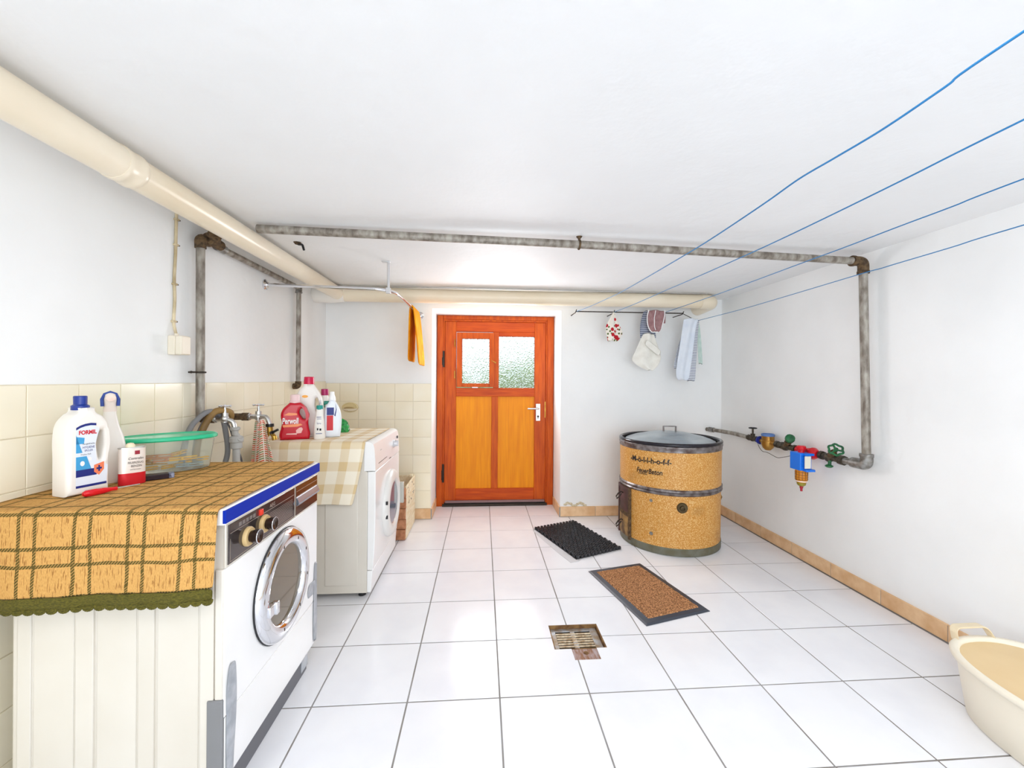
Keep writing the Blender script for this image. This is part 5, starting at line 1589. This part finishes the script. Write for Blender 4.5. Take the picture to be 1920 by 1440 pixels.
q = quad_frame((0.667, 2.537, 0), (1.039, 2.626, 0), (1.192, 2.060, 0), (0.805, 1.952, 0))
t = thing('coir_mat', 'brown bristle doormat with dark rubber border near the floor drain', 'doormat', (0.93, 2.29, 0))
def mat_ring(u0, u1, z):
    return [q(u0, u0 * 0.6) + Vector((0, 0, z)), q(u0, u1 + (1 - u1) * 0.4) + Vector((0, 0, z)), q(u1, u1 + (1 - u1) * 0.4) + Vector((0, 0, z)), q(u1, u0 * 0.6) + Vector((0, 0, z))]
obj('rubber_border', MB().hexa(mat_ring(0, 1, 0.001), mat_ring(0.03, 0.97, 0.009)), mat('border_rubber', srgb(58, 62, 72), 0.4), t, bevel=0.002)
# bristle surface: dense bumpy grid
P = []
rnd = random.Random(2)
n1, n2 = 60, 92
for i in range(n1 + 1):
    row = []
    for j in range(n2 + 1):
        u = 0.10 + 0.80 * i / n1; v = 0.065 + 0.87 * j / n2
        edge_ = min(i, n1 - i, j, n2 - j)
        row.append(q(u, v) + Vector((rnd.uniform(-1, 1) * 0.0012, rnd.uniform(-1, 1) * 0.0012, 0.008 if edge_ == 0 else 0.012 + rnd.random() * 0.0035)))
    P.append(row)
o = obj('bristles', MB().grid(P), mat('coir_brown', srgb(192, 138, 92), 0.95, var=srgb(112, 74, 46), vscale=150, vdet=2, vamt=(0.4, 0.6)), t, smooth=0)
o['kind'] = 'stuff'

t = thing('floor_drain', 'square rusty floor drain with metal grate set in the tiles', 'drain', (0.447, 1.90, -0.05))
x0, x1_, y0, y1 = DR
M_GR = mat('worn_grate', srgb(176, 180, 186), 0.45, 0.5, var=srgb(150, 130, 104), vscale=25, vdet=5)
M_RS = mat('rust_collar', srgb(150, 116, 72), 0.8, 0.2, var=srgb(104, 72, 44), vscale=40)
obj('drain_collar', MB().box(x0, x1_, y1 - 0.006, y1, -0.05, -0.0005).box(x0, x0 + 0.005, y0, y1, -0.05, -0.0005).box(x1_ - 0.006, x1_, y0, y1, -0.05, -0.0005).box(x0, x1_, y0, y0 + 0.004, -0.05, -0.0015), M_RS, t)
gz = -0.016
obj('grate_frame', MB().box(x0 + 0.006, x0 + 0.028, y0 + 0.005, y1 - 0.007, gz - 0.004, gz).box(x1_ - 0.042, x1_ - 0.008, y0 + 0.005, y1 - 0.007, gz - 0.004, gz)
    .box(x0 + 0.028, x1_ - 0.042, y1 - 0.030, y1 - 0.007, gz - 0.004, gz).box(x0 + 0.028, x1_ - 0.042, y0 + 0.005, y0 + 0.022, gz - 0.004, gz).box(0.427, 0.449, y0 + 0.02, y1 - 0.028, gz - 0.004, gz), M_GR, t, bevel=0.001)
nb = 7
bp_ = (y1 - 0.030 - (y0 + 0.022)) / nb
for k in range(nb - 1):
    yc = y0 + 0.022 + bp_ * (k + 1)
    obj('grate_bar', MB().box(x0 + 0.028, x1_ - 0.042, yc - 0.0045, yc + 0.0045, gz - 0.004, gz + 0.001), mat('grate_bar_pale', srgb(222, 208, 182), 0.5, 0.2, var=srgb(170, 140, 104), vscale=60), t, bevel=0.001)
obj('sump', MB().box(x0, x1_, y0, y1, -0.0595, -0.052), mat('dark_sump', srgb(40, 36, 30), 0.8), t)
obj('outlet_plate', MB().box(DT[0], DT[1], DT[2], DT[3], -0.010, -0.003), mat('stained_metal', srgb(176, 160, 160), 0.5, 0.3, var=srgb(140, 96, 66), vscale=35, vdet=6, stretch=(3, 0.6, 1)), t)
obj('plate_screw', MB().lathe([(0.012, 0), (0.010, 0.002), (0, 0.003)], (0.463, 1.785, -0.003), n=14), M_RS, t)

# ================================================================== WATER METER ASSEMBLY on the right wall
ZV = lambda y: 0.7405 + (y - 2.1) * 0.018
AX = 2.092
t = thing('water_pipe', 'weathered grey steel pipe coming out of the right corner behind the boiler', 'pipe', (AX, 3.3, 0.75))
obj('pipe_run', MB().sweep(bend([(2.02, YB, 0.765), (2.05, 3.50, 0.766), (AX, 3.30, ZV(3.3) + 0.002), (AX, 3.09, ZV(3.09))], 0.04), 0.0165, 16), M_STEEL, t)
obj('pipe_socket', MB().cyl((2.03, 3.55, 0.766), (2.046, 3.505, 0.766), 0.022), M_ZINC, t)
t = thing('stop_valve', 'small dark stop valve with flat black handwheel left of the meter', 'valve', (AX, 3.04, 0.74))
M_DV = mat('dark_bronze', srgb(92, 84, 70), 0.55, 0.5, var=srgb(60, 54, 46), vscale=60, bump=0.001, bscale=80)
y = 3.045
obj('valve_body', MB().cyl((AX, 3.10, ZV(3.1)), (AX, 2.985, ZV(2.99)), 0.0185).cyl((AX, y, ZV(y)), (AX, y, ZV(y) + 0.036), 0.016).ball((AX, y, ZV(y)), 0.024, 14).cyl((AX, 3.10, ZV(3.1)), (AX, 3.08, ZV(3.1)), 0.023, n=6).cyl((AX, 3.005, ZV(3)), (AX, 2.985, ZV(3)), 0.023, n=6), M_DV, t)
obj('stem', MB().cyl((AX, y, ZV(y) + 0.03), (AX, y, ZV(y) + 0.078), 0.007, n=10), M_DV, t)
hw_ = MB().torus((AX, y, ZV(y) + 0.08), (0, 0, 1), 0.026, 0.0045, 24, 8)
for k in range(3): hw_.cyl((AX - 0.025 * cos(k * pi / 3), y - 0.025 * sin(k * pi / 3), ZV(y) + 0.08), (AX + 0.025 * cos(k * pi / 3), y + 0.025 * sin(k * pi / 3), ZV(y) + 0.08), 0.0035, n=6)
obj('handwheel', hw_, M_BLACK, t)
t = thing('water_meter', 'brass water meter with blue cap and blue union', 'water meter', (AX, 2.88, 0.69))
y = 2.875
obj('union_nut', MB().cyl((AX, 2.975, ZV(2.97)), (AX, 2.945, ZV(2.95)), 0.027, n=12).cyl((AX, 2.965, ZV(2.97)), (AX, 2.955, ZV(2.95)), 0.031, n=12), M_BLUE, t)
M_MB = mat('meter_brass', srgb(200, 156, 76), 0.32, 0.7, var=srgb(160, 112, 50), vscale=12)
mcase = obj('meter_body', MB().lathe([(0.0, -0.060), (0.018, -0.058), (0.034, -0.042), (0.044, -0.015), (0.044, 0.010), (0.041, 0.014), (0.041, 0.046), (0.038, 0.050)], (AX, y, ZV(y)), n=32).cyl((AX, 2.945, ZV(2.94)), (AX, 2.79, ZV(2.79)), 0.017), M_MB, t)
obj('meter_rim', MB().lathe([(0.0435, 0.044), (0.0445, 0.050), (0.0435, 0.060), (0.038, 0.062), (0.036, 0.056), (0, 0.056)], (AX, y, ZV(y)), n=32), mat('pale_blue_rim', srgb(86, 120, 176), 0.35), t)
obj('union_nut', MB().cyl((AX, 2.79, ZV(2.79)), (AX, 2.765, ZV(2.77)), 0.024, n=8).cyl((AX, 2.765, ZV(2.77)), (AX, 2.74, ZV(2.75)), 0.019), M_DV, t)
# seal wire
wp = [(AX - 0.02, 2.955, 0.725), (AX - 0.02, 2.935, 0.700), (AX - 0.022, 2.90, 0.682), (AX - 0.02, 2.86, 0.683), (AX - 0.02, 2.80, 0.672), (AX - 0.02, 2.75, 0.664), (AX - 0.02, 2.70, 0.676), (AX - 0.02, 2.66, 0.688), (AX - 0.015, 2.63, 0.70)]
hose('thin dark seal wire looping below the brass water meter', wp, 0.0018, M_IRON, name='seal_wire', cat='wire')


def wheel(mb_, c, axis, R, r, lobes=6):
    ax = Vector(axis).normalized()
    ref = Vector((0, 0, 1)); u = (ref - ax * ref.dot(ax)).normalized(); w = ax.cross(u)
    pts = []
    for k in range(48):
        a = 2 * pi * k / 48
        rr = R * (1 + 0.09 * cos(lobes * a))
        pts.append(c + u * cos(a) * rr + w * sin(a) * rr)
    mb_.sweep(pts, r, 10, closed=True)
    for k in range(3):
        a = 2 * pi * k / 3 + 0.3
        mb_.cyl(c, c + (u * cos(a) + w * sin(a)) * R, r * 0.9, n=8)
    mb_.cyl(c - ax * r * 1.3, c + ax * r * 1.3, R * 0.34, n=16)
    return mb_


def yvalve(label, y0_, y1_, ym, wc, axis, R, col):
    t = thing('slanted_valve', label, 'valve', (AX, ym, 0.70))
    obj('valve_body', MB().cyl((AX, y0_, ZV(y0_)), (AX, y1_, ZV(y1_)), 0.019).cyl((AX, y0_, ZV(y0_)), (AX, y0_ - 0.022, ZV(y0_)), 0.026, n=8).ball((AX, ym, ZV(ym) - 0.002), 0.028, 16)
        .cyl((AX, y1_ + 0.022, ZV(y1_)), (AX, y1_, ZV(y1_)), 0.025, n=8), M_DV, t)
    b0 = Vector((AX, ym, ZV(ym)))
    d = (Vector(wc) - b0)
    obj('bonnet', MB().cyl(b0, b0 + d * 0.55, 0.017).cyl(b0 + d * 0.42, b0 + d * 0.62, 0.021, n=6), M_RUST, t)
    obj('stem', MB().cyl(b0 + d * 0.5, b0 + d * 1.0, 0.008, n=10), M_BRASS, t)
    obj('handwheel', wheel(MB(), Vector(wc), axis, R, 0.006) if col == 1 else MB().lathe([(0.018, -0.024), (0.027, -0.014), (0.030, 0.0), (0.028, 0.014), (0.014, 0.020), (0, 0.020)], Vector(wc), axis, 12), M_GREEN, t)
    return t


yvalve('slanted valve with solid green knob between meter and blue filter', 2.735, 2.60, 2.70, (AX - 0.035, 2.615, 0.828 - 0.012), (-0.35, -0.75, 0.55), 0.03, 0)
yv = yvalve('slanted valve with open green handwheel right of the blue filter', 2.405, 2.235, 2.34, (AX - 0.045, 2.245, 0.806), (-0.45, -0.70, 0.60), 0.034, 1)
obj('drain_cock', MB().cyl((AX - 0.005, 2.33, ZV(2.33)), (AX - 0.012, 2.325, 0.695), 0.009).ball((AX - 0.014, 2.325, 0.694), 0.018, 10, 1.2, 1.2, 0.6), M_GREEN, yv)
t = thing('water_pipe', 'short grey pipe joining the right valve to the corner elbow', 'pipe', (AX, 2.2, 0.72))
obj('pipe_run', MB().cyl((AX, 2.245, ZV(2.24)), (2.097, 2.17, ZV(2.17) + 0.003), 0.0195), M_ZINC, t)
obj('lock_nut', MB().cyl((AX, 2.265, ZV(2.26)), (AX, 2.235, ZV(2.24)), 0.028, n=8), M_DV, t)
# filter
FXc, FYc = 2.030, 2.468
t = thing('water_filter', 'bright blue water filter with red cap and amber bowl', 'water filter', (FXc, FYc, 0.50))
M_FB = mat('filter_blue', srgb(24, 116, 226), 0.3)
hb_ = MB()
hb_.box(FXc - 0.048, FXc + 0.028, FYc - 0.036, FYc + 0.052, 0.642, 0.752)
fbx = obj('filter_housing', hb_, M_FB, t, bevel=0.004)
for k in range(9):
    z = 0.652 + k * 0.0105
    obj('housing_rib', MB().box(FXc - 0.0495, FXc - 0.047, FYc - 0.030, FYc + 0.046, z, z + 0.006), M_FB, fbx, bevel=0.001) if False else obj('housing_rib', MB().box(FXc - 0.042, FXc + 0.006, FYc - 0.038, FYc - 0.0355, z, z + 0.006), M_FB, fbx, bevel=0.0008)
obj('housing_lip', MB().box(FXc - 0.03, FXc + 0.028, FYc - 0.066, FYc - 0.034, 0.640, 0.654), M_FB, fbx, bevel=0.002)
obj('housing_lip', MB().box(FXc - 0.03, FXc + 0.028, FYc - 0.058, FYc - 0.034, 0.738, 0.752), M_FB, fbx, bevel=0.002)
obj('date_tag', MB().box(FXc - 0.034, FXc + 0.004, FYc - 0.058, FYc - 0.054, 0.660, 0.736), mat('tag_white', srgb(236, 230, 214), 0.5), fbx)
obj('red_knob', MB().cyl((FXc - 0.012, FYc, 0.750), (FXc - 0.012, FYc, 0.768), 0.018, n=20).lathe([(0.023, 0), (0.025, 0.004), (0.025, 0.020), (0.020, 0.026), (0, 0.026)], (FXc - 0.012, FYc, 0.768), n=20), M_RED, t)
amb = mat('amber_bowl', srgb(236, 150, 40), 0.15, trans=0.35)
bl = obj('filter_bowl', MB().lathe([(0.033, 0.0), (0.034, -0.05), (0.0325, -0.068), (0.030, -0.078), (0.026, -0.080)], (FXc - 0.01, FYc, 0.642), n=28), amb, t)
cg = MB()
for k in range(12):
    a = 2 * pi * k / 12
    cg.cyl((FXc - 0.01 + 0.0345 * cos(a), FYc + 0.0345 * sin(a), 0.636), (FXc - 0.01 + 0.0335 * cos(a), FYc + 0.0335 * sin(a), 0.578), 0.0013, n=6)
for z in (0.628, 0.612, 0.596, 0.582): cg.torus((FXc - 0.01, FYc, z), (0, 0, 1), 0.0345, 0.0012, 28, 6)
obj('filter_mesh', cg, mat('filter_grid', srgb(120, 74, 20), 0.5), bl)
obj('bowl_ring', MB().torus((FXc - 0.01, FYc, 0.571), (0, 0, 1), 0.032, 0.003, 28, 8), M_WHITE, bl)
obj('bowl_base', MB().lathe([(0.0255, 0.0), (0.024, -0.014), (0.013, -0.024)], (FXc - 0.01, FYc, 0.562), n=20), mat('olive_plastic', srgb(140, 130, 40), 0.35), bl)
obj('drain_tip', MB().lathe([(0.011, 0), (0.010, -0.012), (0.007, -0.018), (0.0065, -0.034), (0, -0.034)], (FXc - 0.01, FYc, 0.540), n=14), mat('maroon_tip', srgb(168, 30, 50), 0.35), bl)
fc = obj('filter_flange', MB().cyl((AX, 2.59, ZV(2.59)), (AX, 2.45, ZV(2.45)), 0.024).cyl((AX, FYc + 0.01, ZV(FYc)), (FXc + 0.02, FYc + 0.01, ZV(FYc)), 0.03), M_RED, t)
obj('filter_flange', MB().lathe([(0.037, 0), (0.038, 0.010), (0.025, 0.034), (0.021, 0.040)], (AX - 0.01, 2.455, ZV(2.45)), (0.05, -1, 0), 28), M_RED, t)

# ================================================================== LAUNDRY BASIN in the right corner
t = thing('laundry_basin', 'large oval beige plastic laundry basin beside the right wall', 'basin', (1.875, 1.115, 0))
M_BS = mat('basin_ivory', srgb(238, 230, 212), 0.4)
M_BI = mat('basin_inside', srgb(232, 206, 160), 0.5, var=srgb(224, 194, 146), vscale=3)
bc = (1.895, 1.108)
obj('tub_outside', MB().loft([(*bc, 0.0, 0.196, 0.312), (*bc, 0.006, 0.204, 0.320), (*bc, 0.12, 0.218, 0.336), (*bc, 0.205, 0.228, 0.347), (*bc, 0.205, 0.217, 0.336), (*bc, 0.12, 0.209, 0.326), (*bc, 0.012, 0.194, 0.309), (*bc, 0.010, 0.01, 0.01)], 64, 2.35), M_BS, t, smooth=50)
obj('tub_inside', MB().loft([(*bc, 0.207, 0.2165, 0.3355), (*bc, 0.12, 0.2085, 0.3255), (*bc, 0.014, 0.1935, 0.3085), (*bc, 0.0125, 0.05, 0.05)], 64, 2.35), M_BI, t, smooth=50)
obj('rim', MB().loft([(*bc, 0.196, 0.229, 0.348), (*bc, 0.200, 0.240, 0.360), (*bc, 0.212, 0.243, 0.363), (*bc, 0.219, 0.238, 0.357), (*bc, 0.218, 0.222, 0.341), (*bc, 0.206, 0.2165, 0.335), (*bc, 0.198, 0.222, 0.34)], 72, 2.35), M_BS, t, smooth=60)
for s in (1, -1):
    yy = bc[1] + s * 0.352
    hm = MB()
    pth = bend([(bc[0] - 0.078, yy - s * 0.008, 0.212), (bc[0] - 0.066, yy + s * 0.012, 0.252), (bc[0] + 0.066, yy + s * 0.012, 0.252), (bc[0] + 0.078, yy - s * 0.008, 0.212)], 0.03, 6)
    for off in (0.0,):
        # a flat strap: wide in Y
        vs, fs = [], []
        for p_ in pth:
            for (dy, dz_) in ((-0.014, 0.003), (0.014, 0.003), (0.014, -0.003), (-0.014, -0.003)):
                vs.append((p_.x, p_.y + dy, p_.z + dz_))
        m0 = len(pth)
        for i in range(m0 - 1):
            for k in range(4):
                l = (k + 1) % 4
                fs.append((i * 4 + k, i * 4 + l, (i + 1) * 4 + l, (i + 1) * 4 + k))
        fs.append((3, 2, 1, 0)); fs.append(tuple((m0 - 1) * 4 + k for k in range(4)))
        hm.add(vs, fs)
    obj('handle', hm, mat('handle_tan', srgb(228, 212, 180), 0.4), t, bevel=0.002)
